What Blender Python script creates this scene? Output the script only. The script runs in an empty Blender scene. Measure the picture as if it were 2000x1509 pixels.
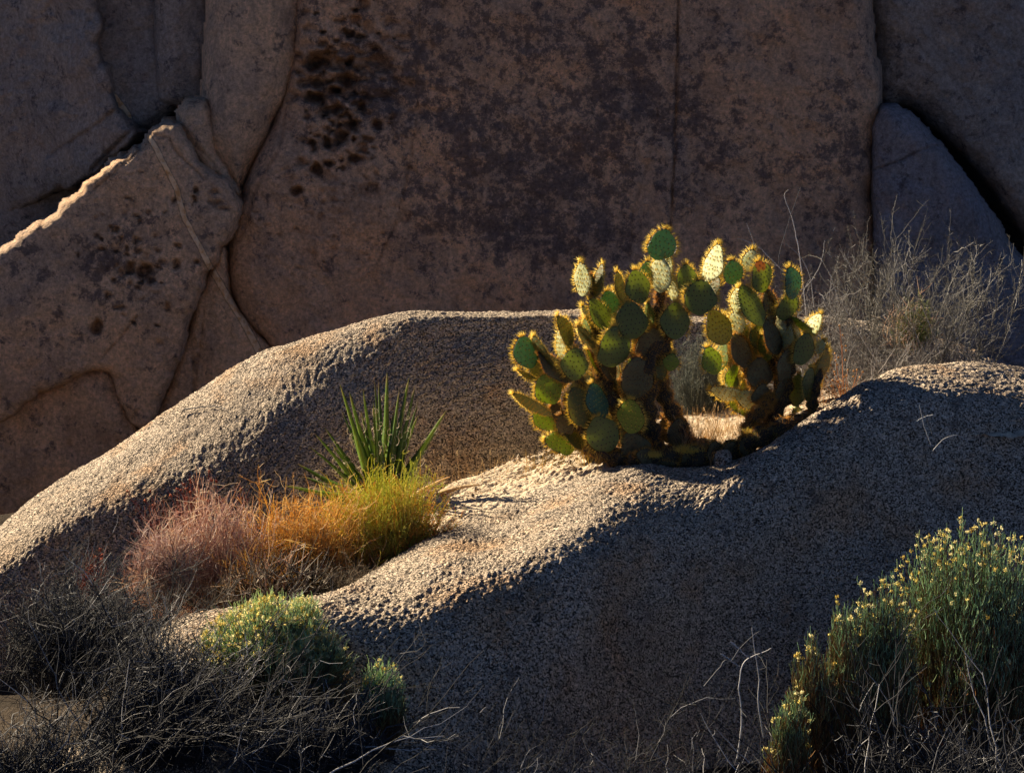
import bpy, math, random
import numpy as np
from mathutils import Vector

# ---------------------------------------------------------------- camera, sky, sun, exposure
scene = bpy.context.scene
PITCH = math.radians(10.0)
FPX = 3120.0                                  # focal length in photo pixels (photo 2000 wide)
cam_data = bpy.data.cameras.new("camera")
cam_data.sensor_width = 36.0
cam_data.lens = 36.0 * FPX / 2000.0
cam_data.clip_start = 0.05
cam_data.clip_end = 2000.0
cam = bpy.data.objects.new("camera", cam_data)
scene.collection.objects.link(cam)
cam.location = (0, 0, 0)
cam.rotation_euler = (math.pi / 2 - PITCH, 0, 0)
scene.camera = cam

SUN_AZ = (-0.80, 0.60)                        # horizontal direction towards the sun
SUN_EL = math.radians(29.0)
S = Vector((SUN_AZ[0] * math.cos(SUN_EL), SUN_AZ[1] * math.cos(SUN_EL), math.sin(SUN_EL))).normalized()
world = bpy.data.worlds.new("World")
scene.world = world
world.use_nodes = True
wn = world.node_tree
wn.nodes.clear()
w_out = wn.nodes.new("ShaderNodeOutputWorld")
w_bg = wn.nodes.new("ShaderNodeBackground")
w_sky = wn.nodes.new("ShaderNodeTexSky")
w_sky.sky_type = 'NISHITA'
w_sky.sun_disc = False
w_sky.sun_elevation = SUN_EL
w_sky.sun_rotation = math.atan2(SUN_AZ[0], SUN_AZ[1])
w_sky.air_density = 0.25
w_sky.dust_density = 0.0
w_sky.ozone_density = 4.0
w_bg.inputs["Strength"].default_value = 0.05
wn.links.new(w_sky.outputs[0], w_bg.inputs[0])
wn.links.new(w_bg.outputs[0], w_out.inputs[0])

sun_data = bpy.data.lights.new("sun", 'SUN')
sun_data.energy = 5.0
sun_data.angle = math.radians(0.5)
sun_data.color = (1.0, 0.82, 0.57)
sun = bpy.data.objects.new("sun", sun_data)
scene.collection.objects.link(sun)
sun.rotation_euler = S.to_track_quat('Z', 'Y').to_euler()
sun.location = S * 30

scene.view_settings.view_transform = 'Standard'
scene.view_settings.look = 'None'
scene.view_settings.exposure = 1.35
scene.view_settings.gamma = 1.0

# ---------------------------------------------------------------- helpers
rng = np.random.default_rng(7)

def P(px, py, Y):
    """photo pixel + world distance Y -> world point (arrays allowed)"""
    px = np.asarray(px, float); py = np.asarray(py, float); Y = np.asarray(Y, float)
    u = (px - 1000.0) / FPX
    v = -(py - 754.5) / FPX
    dy = math.cos(PITCH) + v * math.sin(PITCH)
    dz = -math.sin(PITCH) + v * math.cos(PITCH)
    t = Y / dy
    return np.stack(np.broadcast_arrays(u * t, Y, dz * t), -1)

def setp(o, label=None, cat=None, group=None, kind=None):
    if label: o["label"] = label
    if cat: o["category"] = cat
    if group: o["group"] = group
    if kind: o["kind"] = kind
    return o

def empty(name, loc=(0, 0, 0)):
    o = bpy.data.objects.new(name, None)
    o.empty_display_size = 0.05
    o.location = tuple(float(c) for c in loc)
    scene.collection.objects.link(o)
    return o

def mesh_obj(name, V, F, mats, parent=None, smooth=True, mi=None):
    """V (n,3) world coords, F (m,k) array or list of such arrays"""
    V = np.asarray(V, np.float32)
    if not isinstance(F, (list, tuple)): F = [F]
    F = [np.asarray(f, np.int32) for f in F if len(f)]
    if parent is not None:
        V = V - np.array(parent_world(parent), np.float32)
    me = bpy.data.meshes.new(name)
    me.vertices.add(len(V)); me.vertices.foreach_set("co", V.ravel())
    loops = np.concatenate([f.ravel() for f in F])
    starts = []; tot = []; base = 0
    for f in F:
        k = f.shape[1]
        starts.append(base + np.arange(len(f)) * k); tot.append(np.full(len(f), k)); base += f.size
    starts = np.concatenate(starts).astype(np.int32); tot = np.concatenate(tot).astype(np.int32)
    me.loops.add(len(loops)); me.loops.foreach_set("vertex_index", loops)
    me.polygons.add(len(starts)); me.polygons.foreach_set("loop_start", starts)
    me.polygons.foreach_set("loop_total", tot)
    me.polygons.foreach_set("use_smooth", np.full(len(starts), smooth, bool))
    if not isinstance(mats, (list, tuple)): mats = [mats]
    for m in mats: me.materials.append(m)
    if mi is not None: me.polygons.foreach_set("material_index", np.asarray(mi, np.int32))
    me.update(calc_edges=True)
    o = bpy.data.objects.new(name, me)
    scene.collection.objects.link(o)
    if parent is not None:
        o.parent = parent
    return o

def parent_world(o):
    l = Vector(o.location)
    while o.parent is not None:
        o = o.parent; l = l + Vector(o.location)
    return tuple(l)

def add_attr(o, name, vals):
    a = o.data.attributes.new(name, 'FLOAT', 'POINT')
    a.data.foreach_set("value", np.asarray(vals, np.float32))

_lat = np.random.default_rng(99).random((256, 256))
def vnoise(x, y, s=0):
    x = np.asarray(x) + s * 37.13; y = np.asarray(y) + s * 11.71
    xi = np.floor(x).astype(int); yi = np.floor(y).astype(int)
    fx = x - xi; fy = y - yi
    fx = fx * fx * (3 - 2 * fx); fy = fy * fy * (3 - 2 * fy)
    a = _lat[xi & 255, yi & 255]; b = _lat[(xi + 1) & 255, yi & 255]
    c = _lat[xi & 255, (yi + 1) & 255]; d = _lat[(xi + 1) & 255, (yi + 1) & 255]
    return (a * (1 - fx) + b * fx) * (1 - fy) + (c * (1 - fx) + d * fx) * fy * 1.0 - 0.5

def fbm(x, y, octv=4, s=0, gain=0.5):
    r = 0; a = 1.0; f = 1.0
    for i in range(octv):
        cs, sn = math.cos(0.6 + i * 1.1), math.sin(0.6 + i * 1.1)
        r = r + a * vnoise((x * cs - y * sn) * f, (x * sn + y * cs) * f, s + i); a *= gain; f *= 2.03
    return r

def cr(ctrl, n, closed=False):
    """Catmull-Rom along axis 0 -> n samples"""
    C = len(ctrl)
    t = np.linspace(0, C - 1, n); i = np.clip(t.astype(int), 0, C - 2); f = (t - i).reshape((-1,) + (1,) * (ctrl.ndim - 1))
    g = lambda k: ctrl[np.clip(i + k, 0, C - 1)]
    p0, p1, p2, p3 = g(-1), g(0), g(1), g(2)
    return 0.5 * (2 * p1 + (p2 - p0) * f + (2 * p0 - 5 * p1 + 4 * p2 - p3) * f * f + (3 * p1 - p0 - 3 * p2 + p3) * f ** 3)

def resample(A, n):
    """uniform arc length along axis 0 using mean chord"""
    d = np.linalg.norm(np.diff(A, axis=0), axis=-1)
    while d.ndim > 1: d = d.mean(-1)
    s = np.concatenate([[0], np.cumsum(d)]); q = np.linspace(0, s[-1], n)
    i = np.clip(np.searchsorted(s, q) - 1, 0, len(s) - 2); f = (q - s[i]) / np.maximum(s[i + 1] - s[i], 1e-9)
    f = f.reshape((-1,) + (1,) * (A.ndim - 1))
    return A[i] * (1 - f) + A[i + 1] * f

def blur0(A, k):
    if k < 1: return A
    ker = np.hanning(2 * k + 3)[1:-1]; ker /= ker.sum()
    pad = np.concatenate([np.repeat(A[:1], k, 0), A, np.repeat(A[-1:], k, 0)])
    out = np.zeros_like(A)
    for j, w in enumerate(ker): out += w * pad[j:j + len(A)]
    return out

def grid_faces(n, m, flip=False):
    i = np.arange(n - 1)[:, None] * m + np.arange(m - 1)[None, :]
    i = i.ravel()
    f = np.stack([i, i + 1, i + m + 1, i + m], -1)
    return f[:, ::-1] if flip else f

def loft(ctrl, nu, nv, blu=0, blv=0):
    """ctrl (C,K,3): columns x rows -> dense grid (nu,nv,3) evenly spaced"""
    A = cr(np.asarray(ctrl, float), 400)
    A = resample(A, nu)
    A = blur0(A, blu)
    B = np.swapaxes(A, 0, 1)
    B = cr(B, 300); B = resample(B, nv); B = blur0(B, blv)
    return np.swapaxes(B, 0, 1)

def grid_normals(G):
    du = np.gradient(G, axis=0); dv = np.gradient(G, axis=1)
    n = np.cross(du, dv); n /= np.linalg.norm(n, axis=-1, keepdims=True) + 1e-12
    return n

# ---------------------------------------------------------------- material helpers
def new_mat(name):
    m = bpy.data.materials.new(name); m.use_nodes = True
    nt = m.node_tree; nt.nodes.clear()
    out = nt.nodes.new("ShaderNodeOutputMaterial")
    return m, nt, out

class NB:
    """tiny node builder"""
    def __init__(s, nt): s.nt = nt
    def n(s, t, **kw):
        nd = s.nt.nodes.new(t)
        for k, v in kw.items(): setattr(nd, k, v)
        return nd
    def l(s, a, b): s.nt.links.new(a, b)
    def set(s, inp, v):
        if hasattr(v, "is_linked") or isinstance(v, bpy.types.NodeSocket): s.l(v, inp)
        else: inp.default_value = v
    def coord(s, scale=(1, 1, 1), rot=(0, 0, 0), kind="Object"):
        t = s.n("ShaderNodeTexCoord"); m = s.n("ShaderNodeMapping")
        s.l(t.outputs[kind], m.inputs[0]); m.inputs["Scale"].default_value = scale; m.inputs["Rotation"].default_value = rot
        return m.outputs[0]
    def noise(s, vec, scale, detail=4, rough=0.55, dist=0.0):
        t = s.n("ShaderNodeTexNoise"); s.l(vec, t.inputs["Vector"])
        t.inputs["Scale"].default_value = scale; t.inputs["Detail"].default_value = detail
        t.inputs["Roughness"].default_value = rough; t.inputs["Distortion"].default_value = dist
        return t.outputs["Fac"]
    def voro(s, vec, scale, feat='F1', out="Distance", rand=1.0):
        t = s.n("ShaderNodeTexVoronoi", feature=feat); s.l(vec, t.inputs["Vector"])
        t.inputs["Scale"].default_value = scale; t.inputs["Randomness"].default_value = rand
        return t.outputs[out]
    def ramp(s, fac, stops, interp='LINEAR'):
        r = s.n("ShaderNodeValToRGB"); r.color_ramp.interpolation = interp
        e = r.color_ramp.elements
        while len(e) < len(stops): e.new(0.5)
        for i, (p, c) in enumerate(stops):
            e[i].position = p
            e[i].color = (c, c, c, 1) if not hasattr(c, "__len__") else (c[0], c[1], c[2], 1)
        s.l(fac, r.inputs[0]); return r.outputs[0]
    def mix(s, fac, a, b, mode='MIX'):
        m = s.n("ShaderNodeMix", data_type='RGBA', blend_type=mode)
        s.set(m.inputs[0], fac)
        for k, v in ((6, a), (7, b)):
            if isinstance(v, bpy.types.NodeSocket): s.l(v, m.inputs[k])
            else: m.inputs[k].default_value = (v[0], v[1], v[2], 1)
        return m.outputs[2]
    def math(s, op, a, b=0.0, c=0.0, clamp=False):
        m = s.n("ShaderNodeMath", operation=op, use_clamp=clamp)
        s.set(m.inputs[0], a); s.set(m.inputs[1], b)
        s.set(m.inputs[2], c)
        return m.outputs[0]
    def bump(s, h, strength, dist, normal=None):
        b = s.n("ShaderNodeBump"); s.l(h, b.inputs["Height"])
        b.inputs["Strength"].default_value = strength; b.inputs["Distance"].default_value = dist
        if normal is not None: s.l(normal, b.inputs["Normal"])
        return b.outputs[0]
    def attr(s, name, out="Fac"):
        a = s.n("ShaderNodeAttribute", attribute_name=name); return a.outputs[out]

def principled(nb, out, col, rough=0.9, normal=None, spec=0.2):
    p = nb.n("ShaderNodeBsdfPrincipled")
    if isinstance(col, bpy.types.NodeSocket): nb.l(col, p.inputs["Base Color"])
    else: p.inputs["Base Color"].default_value = (*col, 1)
    nb.set(p.inputs["Roughness"], rough)
    p.inputs["Specular IOR Level"].default_value = spec
    if normal is not None: nb.l(normal, p.inputs["Normal"])
    nb.l(p.outputs[0], out.inputs[0])
    return p

# granite: coarse grained, salt and pepper
def granite(name, warm=1.0):
    m, nt, out = new_mat(name); nb = NB(nt)
    co = nb.coord()
    big = nb.noise(co, 1.3, 3, 0.6)
    base = nb.ramp(big, [(0.25, (0.34, 0.28, 0.23)), (0.42, (0.46, 0.385, 0.31)), (0.58, (0.50, 0.42, 0.34)), (0.75, (0.42, 0.31, 0.22))])
    orange = nb.ramp(nb.noise(co, 2.3, 7, 0.68), [(0.52, 0.0), (0.64, 1.0)])
    base = nb.mix(nb.math('MULTIPLY', orange, 0.55 * warm), base, (0.50, 0.30, 0.16))
    cell = nb.voro(co, 165, 'F1', "Color")
    sep = nb.n("ShaderNodeSeparateColor"); nb.l(cell, sep.inputs[0])
    dark = nb.ramp(sep.outputs[0], [(0.0, 0.10), (0.26, 0.20), (0.38, 0.75), (0.72, 1.05), (1.0, 1.7)])
    col = nb.mix(1.0, base, dark, 'MULTIPLY')
    fine = nb.ramp(nb.noise(co, 60, 3, 0.7), [(0.3, 0.55), (0.6, 1.1)])
    col = nb.mix(0.8, col, fine, 'MULTIPLY')
    lich = nb.ramp(nb.noise(co, 9.0, 6, 0.7), [(0.57, 0.0), (0.64, 1.0)])
    col = nb.mix(nb.math('MULTIPLY', lich, 0.55), col, (0.09, 0.08, 0.075))
    lich2 = nb.ramp(nb.noise(co, 24.0, 4, 0.6), [(0.66, 0.0), (0.70, 1.0)])
    col = nb.mix(nb.math('MULTIPLY', lich2, 0.6), col, (0.55, 0.52, 0.44))
    h = nb.math('ADD', nb.noise(co, 45, 6, 0.72), nb.math('MULTIPLY', nb.voro(co, 90), 0.8))
    nrm = nb.bump(h, 1.0, 0.010)
    principled(nb, out, col, 0.92, nrm, 0.15)
    return m

def wall_mat(name, varnish=0.0, tint=(0.36, 0.23, 0.165), seed=0.0):
    """far rock: red-brown weathered granite with dark varnish, ochre stains, and vertex masks"""
    m, nt, out = new_mat(name); nb = NB(nt)
    co = nb.coord()
    mp = nb.n("ShaderNodeMapping"); nb.l(co, mp.inputs[0]); mp.inputs["Location"].default_value = (seed, seed * 1.7, seed * 0.3)
    co = mp.outputs[0]
    t = tint
    base = nb.ramp(nb.noise(co, 0.9, 6, 0.6), [(0.3, (t[0] * .78, t[1] * .82, t[2] * .9)), (0.5, t), (0.68, (t[0] * 1.2, t[1] * 1.1, t[2] * 1.0))])
    och = nb.ramp(nb.noise(co, 2.4, 6, 0.65), [(0.55, 0.0), (0.75, 1.0)])
    base = nb.mix(nb.math('MULTIPLY', och, 0.5), base, (0.40, 0.20, 0.10))
    grey = nb.ramp(nb.noise(co, 1.7, 7, 0.72), [(0.47, 0.0), (0.60, 1.0)])
    base = nb.mix(nb.math('MULTIPLY', grey, 0.40), base, (0.24, 0.20, 0.18))
    streak = nb.ramp(nb.noise(nb.coord((5.0, 5.0, 0.55), (0, 0.12, 0)), 1.6, 6, 0.7), [(0.50, 0.0), (0.66, 1.0)])
    base = nb.mix(nb.math('MULTIPLY', streak, 0.22), base, (0.16, 0.115, 0.095))
    # dark desert varnish, patchy, strong where the vertex mask says so
    vm = nb.attr("varnish")
    vn = nb.math('ADD', nb.math('MULTIPLY', nb.noise(co, 2.6, 5, 0.6), 0.22), nb.math('MULTIPLY', nb.noise(co, 7.0, 11, 0.84), 0.78))
    thr = nb.math('ADD', vn, nb.math('MULTIPLY', nb.math('SUBTRACT', vm, 0.66), 0.085))
    vmask = nb.ramp(thr, [(0.492, 0.0), (0.512, 0.8), (0.58, 1.0)])
    base = nb.mix(nb.math('MULTIPLY', vmask, 0.80), base, (0.085, 0.070, 0.080))
    fine = nb.ramp(nb.noise(co, 22, 7, 0.8), [(0.32, 0.40), (0.5, 1.0), (0.68, 1.65)])
    base = nb.mix(0.8, base, fine, 'MULTIPLY')
    cr_ = nb.attr("stain")     # iron stained pits and the pale vein
    base = nb.mix(nb.math('MULTIPLY', cr_, nb.ramp(nb.noise(co, 16, 5, .7), [(.35, .25), (.65, .9)]), clamp=True), base, (0.20, 0.095, 0.045))
    vein = nb.attr("vein")
    rim = nb.ramp(vein, [(0.0, 0.0), (0.25, 1.0), (0.6, 0.0)])
    base = nb.mix(nb.math('MULTIPLY', rim, 0.65), base, (0.07, 0.045, 0.035))  # tan, dark-edged vein; contrast pushed to stand for relief catching light
    vc = nb.ramp(nb.noise(co, 14, 3, 0.6), [(0.35, (0.75, 0.42, 0.18)), (0.55, (1.0, 0.74, 0.48))])
    base = nb.mix(nb.ramp(nb.math('ADD', vein, nb.math('MULTIPLY', nb.math('SUBTRACT', nb.noise(co, 9, 4, .6), .5), 0.9)), [(0.25, 0.0), (0.5, 1.0)]), base, vc)
    h = nb.math('ADD', nb.math('MULTIPLY', nb.noise(co, 14, 8, 0.7), 1.0), nb.math('MULTIPLY', nb.noise(co, 60, 3, 0.6), 0.3))
    nrm = nb.bump(h, 1.0, 0.07)
    principled(nb, out, base, 0.88, nrm, 0.2)
    return m
# ================================================================ the setting: ground
M_granite = granite("granite")
M_sand, nt, out = new_mat("sand"); nb = NB(nt)
co = nb.coord()
c = nb.ramp(nb.noise(co, 7, 6, 0.65), [(0.3, (0.50, 0.40, 0.29)), (0.5, (0.66, 0.56, 0.43)), (0.72, (0.60, 0.44, 0.29))])
c = nb.mix(0.8, c, nb.ramp(nb.noise(co, 120, 3, 0.8), [(0.3, 0.45), (0.55, 1.1)]), 'MULTIPLY')
principled(nb, out, c, 0.95, nb.bump(nb.math('ADD', nb.noise(co, 40, 6, 0.7), nb.math('MULTIPLY', nb.voro(co, 70), .5)), 0.9, 0.012), 0.1)
M_soil, nt, out = new_mat("soil"); nb = NB(nt)
co = nb.coord()
c = nb.ramp(nb.noise(co, 4, 7, 0.65), [(0.3, (0.035, 0.028, 0.022)), (0.5, (0.065, 0.050, 0.038)), (0.72, (0.10, 0.078, 0.058))])
c = nb.mix(0.8, c, nb.ramp(nb.noise(co, 90, 3, 0.8), [(0.3, 0.4), (0.6, 1.1)]), 'MULTIPLY')
principled(nb, out, c, 0.95, nb.bump(nb.noise(co, 25, 7, 0.7), 0.9, 0.03), 0.1)

def ground_z(x, y):
    z = -2.32 - 3.0 / (1 + np.exp(-(y - 13.0) * 1.1)) * np.clip(1 - (np.abs(x) - 40) / 40, 0, 1) - 0.55 / (1 + np.exp(-(x - 0.1) * 3.0)) * np.clip((8.4 - y) / 1.2, 0, 1)
    z = z - 0.55 / (1 + np.exp((x + 1.75) * 5.0)) * (y < 12) * np.clip((x + 9) / 5, 0, 1)
    z = z + 0.07 * np.exp(-(((x + 1.0) / 1.2) ** 2 + ((y - 7.2) / 0.9) ** 2))
    z = z + 0.10 * fbm(x * 0.9, y * 0.9, 4, 3) * np.clip(40 / (1 + np.hypot(x, y)), 0, 1)
    z = z + 0.010 * fbm(x * 14, y * 14, 3, 5) * (np.hypot(x, y) < 14)
    return z

def axis(lo, hi, step, far):
    core = np.arange(lo, hi + 1e-6, step); ext = [hi]; s = step
    while ext[-1] < far: s *= 1.25; ext.append(ext[-1] + s)
    pos = np.array(ext[1:]); ext = [lo]; s = step
    while ext[-1] > -far: s *= 1.25; ext.append(ext[-1] - s)
    return np.concatenate([np.array(ext[1:])[::-1], core, pos])
gx = axis(-4, 4.5, 0.03, 400); gy = axis(3.5, 10.5, 0.03, 400)
X, Y_ = np.meshgrid(gx, gy, indexing='ij')
G = np.stack([X, Y_, ground_z(X, Y_)], -1)
o = mesh_obj("ground", G.reshape(-1, 3), grid_faces(len(gx), len(gy), True), M_soil)
setp(o, kind="structure")

# ---------------------------------------------------------------- foreground boulder
def col_front(px, tpy, tY, bpy_, bY, mY=None, mz=None, drop=0.0):
    t = P(px, tpy, tY); b = P(px, bpy_, bY)
    x = lambda Y: (px - 1000) / FPX * Y * 1.0
    def q(Y, z):
        # keep roughly in the same picture column
        d = math.hypot(Y, z) ; return np.array([(px - 1000) / FPX * (Y * math.cos(PITCH) - z * math.sin(PITCH)), Y, z])
    mid = 0.45 * t + 0.55 * b; mid[2] += 0.035 if mz is None else mz
    k_ = 1 - 0.42 * min(1, max(0, (px - 1300) / 200))
    rows = [q(tY - 1.15, -3.3), q(tY - 0.92, t[2] - 1.15), q(tY - 0.55 * k_, t[2] - 0.62), q(tY - 0.30 * k_, t[2] - 0.27), t, mid, b,
            q(bY + 0.20, b[2] - 0.10 - drop), q(bY + 0.5, b[2] - 0.5 - drop), q(bY + 0.7, -2.9)]
    return np.array(rows)
cols = [
    col_front(-260, 1800, 4.6, 1790, 4.75, drop=.1),
    col_front(-80, 1680, 4.8, 1670, 4.95, drop=.1),
    col_front(60,   1580, 5.0, 1560, 5.2, drop=.1),
    col_front(200,  1440, 5.15, 1400, 5.45, drop=.1),
    col_front(330,  1290, 5.35, 1225, 5.90, drop=.1),
    col_front(470,  1245, 5.50, 1188, 6.05),
    col_front(640,  1222, 5.66, 1166, 6.15),
    col_front(760,  1195, 5.78, 1100, 6.65),
    col_front(870,  1160, 5.93, 1030, 7.05),
    col_front(1000, 1118, 6.20, 975, 7.45),
    col_front(1120, 1085, 6.40, 935, 7.65),
    col_front(1240, 1035, 6.75, 915, 7.65),
    col_front(1380, 968, 7.18, 912, 7.65),
    col_front(1500, 908, 7.36, 868, 7.68),
    col_front(1600, 852, 7.46, 808, 7.76),
    col_front(1700, 800, 7.62, 742, 8.02),
    col_front(1818, 785, 7.70, 713, 8.30),
    col_front(1960, 790, 7.80, 712, 8.40),
    col_front(2140, 850, 7.70, 770, 8.30),
    col_front(2350, 990, 7.40, 930, 7.90),
    col_front(2500, 1250, 7.10, 1220, 7.4),
]
def rough(G, amp=1.0, seed=0, s=1.0):
    N = grid_normals(G)
    U = np.cumsum(np.linalg.norm(np.gradient(G, axis=0), axis=-1), axis=0); V = np.cumsum(np.linalg.norm(np.gradient(G, axis=1), axis=-1), axis=1)
    U = blur0(U.T, 30).T; U = U - U[len(U) // 2][None]; V = blur0(V, 30); V = V - V[:, V.shape[1] // 2][:, None] + 40; U = U + 40
    wob = 0.05 * fbm(U * 3, V * 3, 2, seed + 9)
    d = 0.050 * fbm(U * 1.6, V * 1.6, 3, seed) + 0.007 * fbm(U * 9, V * 9 + wob, 3, seed + 2)
    lump = np.abs(vnoise(U * 38, V * 38, seed + 4)) * 2
    d = d + 0.007 * (lump - 0.5) + 0.010 * fbm(U * 70, V * 70, 2, seed + 6)
    gx_ = vnoise(U * 4, V * 4, seed + 8)
    d = d * (1 + 0.5 * gx_)
    return G + N * (d * amp)[..., None]
G = loft(cols, 900, 520, 18, 8)
Gf = rough(G, 1.0, 1)
nrm_up = grid_normals(G)
flip = nrm_up[450, 260, 2] < 0
if flip: Gf = G + (G - Gf)
o = mesh_obj("boulder", Gf.reshape(-1, 3), grid_faces(900, 520, bool(flip)), M_granite)
setp(o, "long granite boulder in front, dark blue shaded face, cactus growing on its sunlit ridge", "boulder")
FRONT = Gf

# ---------------------------------------------------------------- sandy shelf between the boulders
def col_s(px, a, b, c_, lip, drop=0.35):
    A = P(px, *a); B = P(px, *b); C_ = P(px, *c_); L = P(px, *lip)
    A = A + np.array([0, -0.25, -0.12])
    E = L + np.array([0.03, 0.12, -0.09]); D = L + np.array([0.08, 0.26, -drop])
    F = L + np.array([0.12, 0.5, -0.9])
    return np.array([A, B, C_, L, E, D, F])
cs = [
    col_s(600,  (1230, 6.4), (1225, 6.6), (1220, 6.8), (1215, 7.0)),
    col_s(670,  (1150, 6.6), (1130, 6.8), (1100, 7.1), (1080, 7.3)),
    col_s(740,  (1110, 6.7), (1080, 7.0), (1030, 7.3), (1005, 7.5)),
    col_s(840,  (1075, 6.8), (1030, 7.15), (990, 7.5), (962, 7.75)),
    col_s(900,  (1030, 7.0), (1000, 7.3), (965, 7.65), (936, 7.95)),
    col_s(1000, (1000, 7.1), (960, 7.5), (930, 7.8), (902, 8.10)),
    col_s(1062, (985, 7.2), (945, 7.6), (910, 7.95), (880, 8.25)),
    col_s(1150, (960, 7.3), (915, 7.8), (880, 8.2), (850, 8.6)),
    col_s(1250, (930, 7.5), (890, 8.0), (855, 8.5), (825, 9.0)),
    col_s(1380, (910, 7.65), (885, 7.95), (840, 8.5), (806, 9.1)),
    col_s(1480, (880, 7.65), (862, 7.95), (820, 8.5), (790, 9.1)),
    col_s(1600, (830, 7.8), (815, 8.0), (785, 8.5), (765, 9.1)),
    col_s(1720, (790, 7.9), (780, 8.1), (765, 8.6), (750, 9.1)),
    col_s(1900, (780, 7.9), (770, 8.2), (755, 8.6), (745, 9.1)),
    col_s(2150, (790, 7.9), (780, 8.2), (765, 8.6), (755, 9.1)),
]
G = loft(cs, 560, 260, 8, 4)
N = grid_normals(G); sg = 1 if N[300, 100, 2] > 0 else -1
U = np.arange(560)[:, None] * 0.008 + np.zeros((1, 260)); V = np.arange(260)[None, :] * 0.01 + np.zeros((560, 1))
d = 0.05 * fbm(U * 2.5, V * 2.5, 3, 21) + 0.012 * fbm(U * 14, V * 14, 3, 22) + 0.010 * fbm(U * 45, V * 45, 2, 23)
# wind and roots carve low steps running sideways on the left
G2 = G + N * (sg * d)[..., None]
o = mesh_obj("sand", G2.reshape(-1, 3), grid_faces(560, 260, sg < 0), M_sand)
setp(o, kind="structure")
SAND = G

# ---------------------------------------------------------------- back boulder
def col_back(px, rpy, rY, tpy, tY, steep=0.0):
    r = P(px, rpy, rY); t = P(px, tpy, tY)
    def q(Y, z): return np.array([(px - 1000) / FPX * (Y * math.cos(PITCH) - z * math.sin(PITCH)), Y, z])
    m = 0.5 * (r + t) + np.array([0, -0.012, 0.03])
    rows = [q(tY - 0.62, -3.0), q(tY - 0.50, t[2] - 0.80), q(tY - 0.36, t[2] - 0.46), q(tY - 0.18, t[2] - 0.19), t, m, r,
            q(rY + 0.35, r[2] - 0.03), q(rY + 0.9, r[2] - 0.30), q(rY + 1.3, r[2] - 0.8), q(rY + 1.5, -2.9)]
    return np.array(rows)
cols = [
    col_back(-330, 1460, 7.6, 1500, 7.4),
    col_back(-200, 1280, 7.95, 1340, 7.6),
    col_back(-60, 1115, 8.35, 1180, 7.95),
    col_back(80, 990, 8.75, 1060, 8.3),
    col_back(182, 920, 9.00, 1000, 8.50),
    col_back(290, 843, 9.12, 955, 8.58),
    col_back(400, 773, 9.22, 905, 8.66),
    col_back(500, 718, 9.30, 862, 8.75),
    col_back(600, 672, 9.38, 800, 8.88),
    col_back(700, 640, 9.46, 735, 9.12),
    col_back(790, 620, 9.52, 690, 9.28),
    col_back(880, 611, 9.60, 652, 9.45),
    col_back(1000, 611, 9.65, 642, 9.53),
    col_back(1140, 614, 9.75, 642, 9.64),
    col_back(1300, 620, 9.85, 648, 9.73),
    col_back(1500, 628, 9.95, 655, 9.83),
    col_back(1640, 634, 10.0, 668, 9.87),
    col_back(1760, 655, 10.0, 690, 9.85),
    col_back(1900, 700, 9.9, 735, 9.75),
    col_back(2100, 800, 9.8, 835, 9.65),
]
G = loft(cols, 900, 420, 16, 5)
Gf = rough(G, 1.0, 31)
if grid_normals(G)[450, 210, 2] < 0: Gf = G + (G - Gf); fl = True
else: fl = False
o = mesh_obj("boulder", Gf.reshape(-1, 3), grid_faces(900, 420, fl), M_granite)
setp(o, "whale-backed granite boulder behind the yucca, its left flank raked by sunlight", "boulder")
BACK = Gf

# ================================================================ rock cliff in the background
WY = 18.0
def poly_sdf(px, py, poly):
    """signed distance (positive inside) in pixels"""
    poly = np.asarray(poly, float); n = len(poly)
    d = np.full(px.shape, 1e9); ins = np.zeros(px.shape, bool)
    for i in range(n):
        a = poly[i]; b = poly[(i + 1) % n]
        e = b - a; w0 = px - a[0]; w1 = py - a[1]
        t = np.clip((w0 * e[0] + w1 * e[1]) / (e @ e), 0, 1)
        d = np.minimum(d, np.hypot(w0 - t * e[0], w1 - t * e[1]))
        c1 = (a[1] <= py) != (b[1] <= py)
        xi = a[0] + (py - a[1]) / (b[1] - a[1] + 1e-12) * e[0]
        ins ^= c1 & (px < xi)
    return np.where(ins, d, -d)

def seg_d(px, py, pts):
    d = np.full(px.shape, 1e9)
    for a, b in zip(pts[:-1], pts[1:]):
        a = np.array(a, float); b = np.array(b, float); e = b - a
        t = np.clip(((px - a[0]) * e[0] + (py - a[1]) * e[1]) / (e @ e), 0, 1)
        d = np.minimum(d, np.hypot(px - a[0] - t * e[0], py - a[1] - t * e[1]))
    return d

def smooth_poly(poly, it=2):
    p = np.asarray(poly, float)
    for _ in range(it):
        q = np.roll(p, -1, 0)
        p = np.stack([p * .75 + q * .25, p * .25 + q * .75], 1).reshape(-1, 2)
    return p

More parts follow.
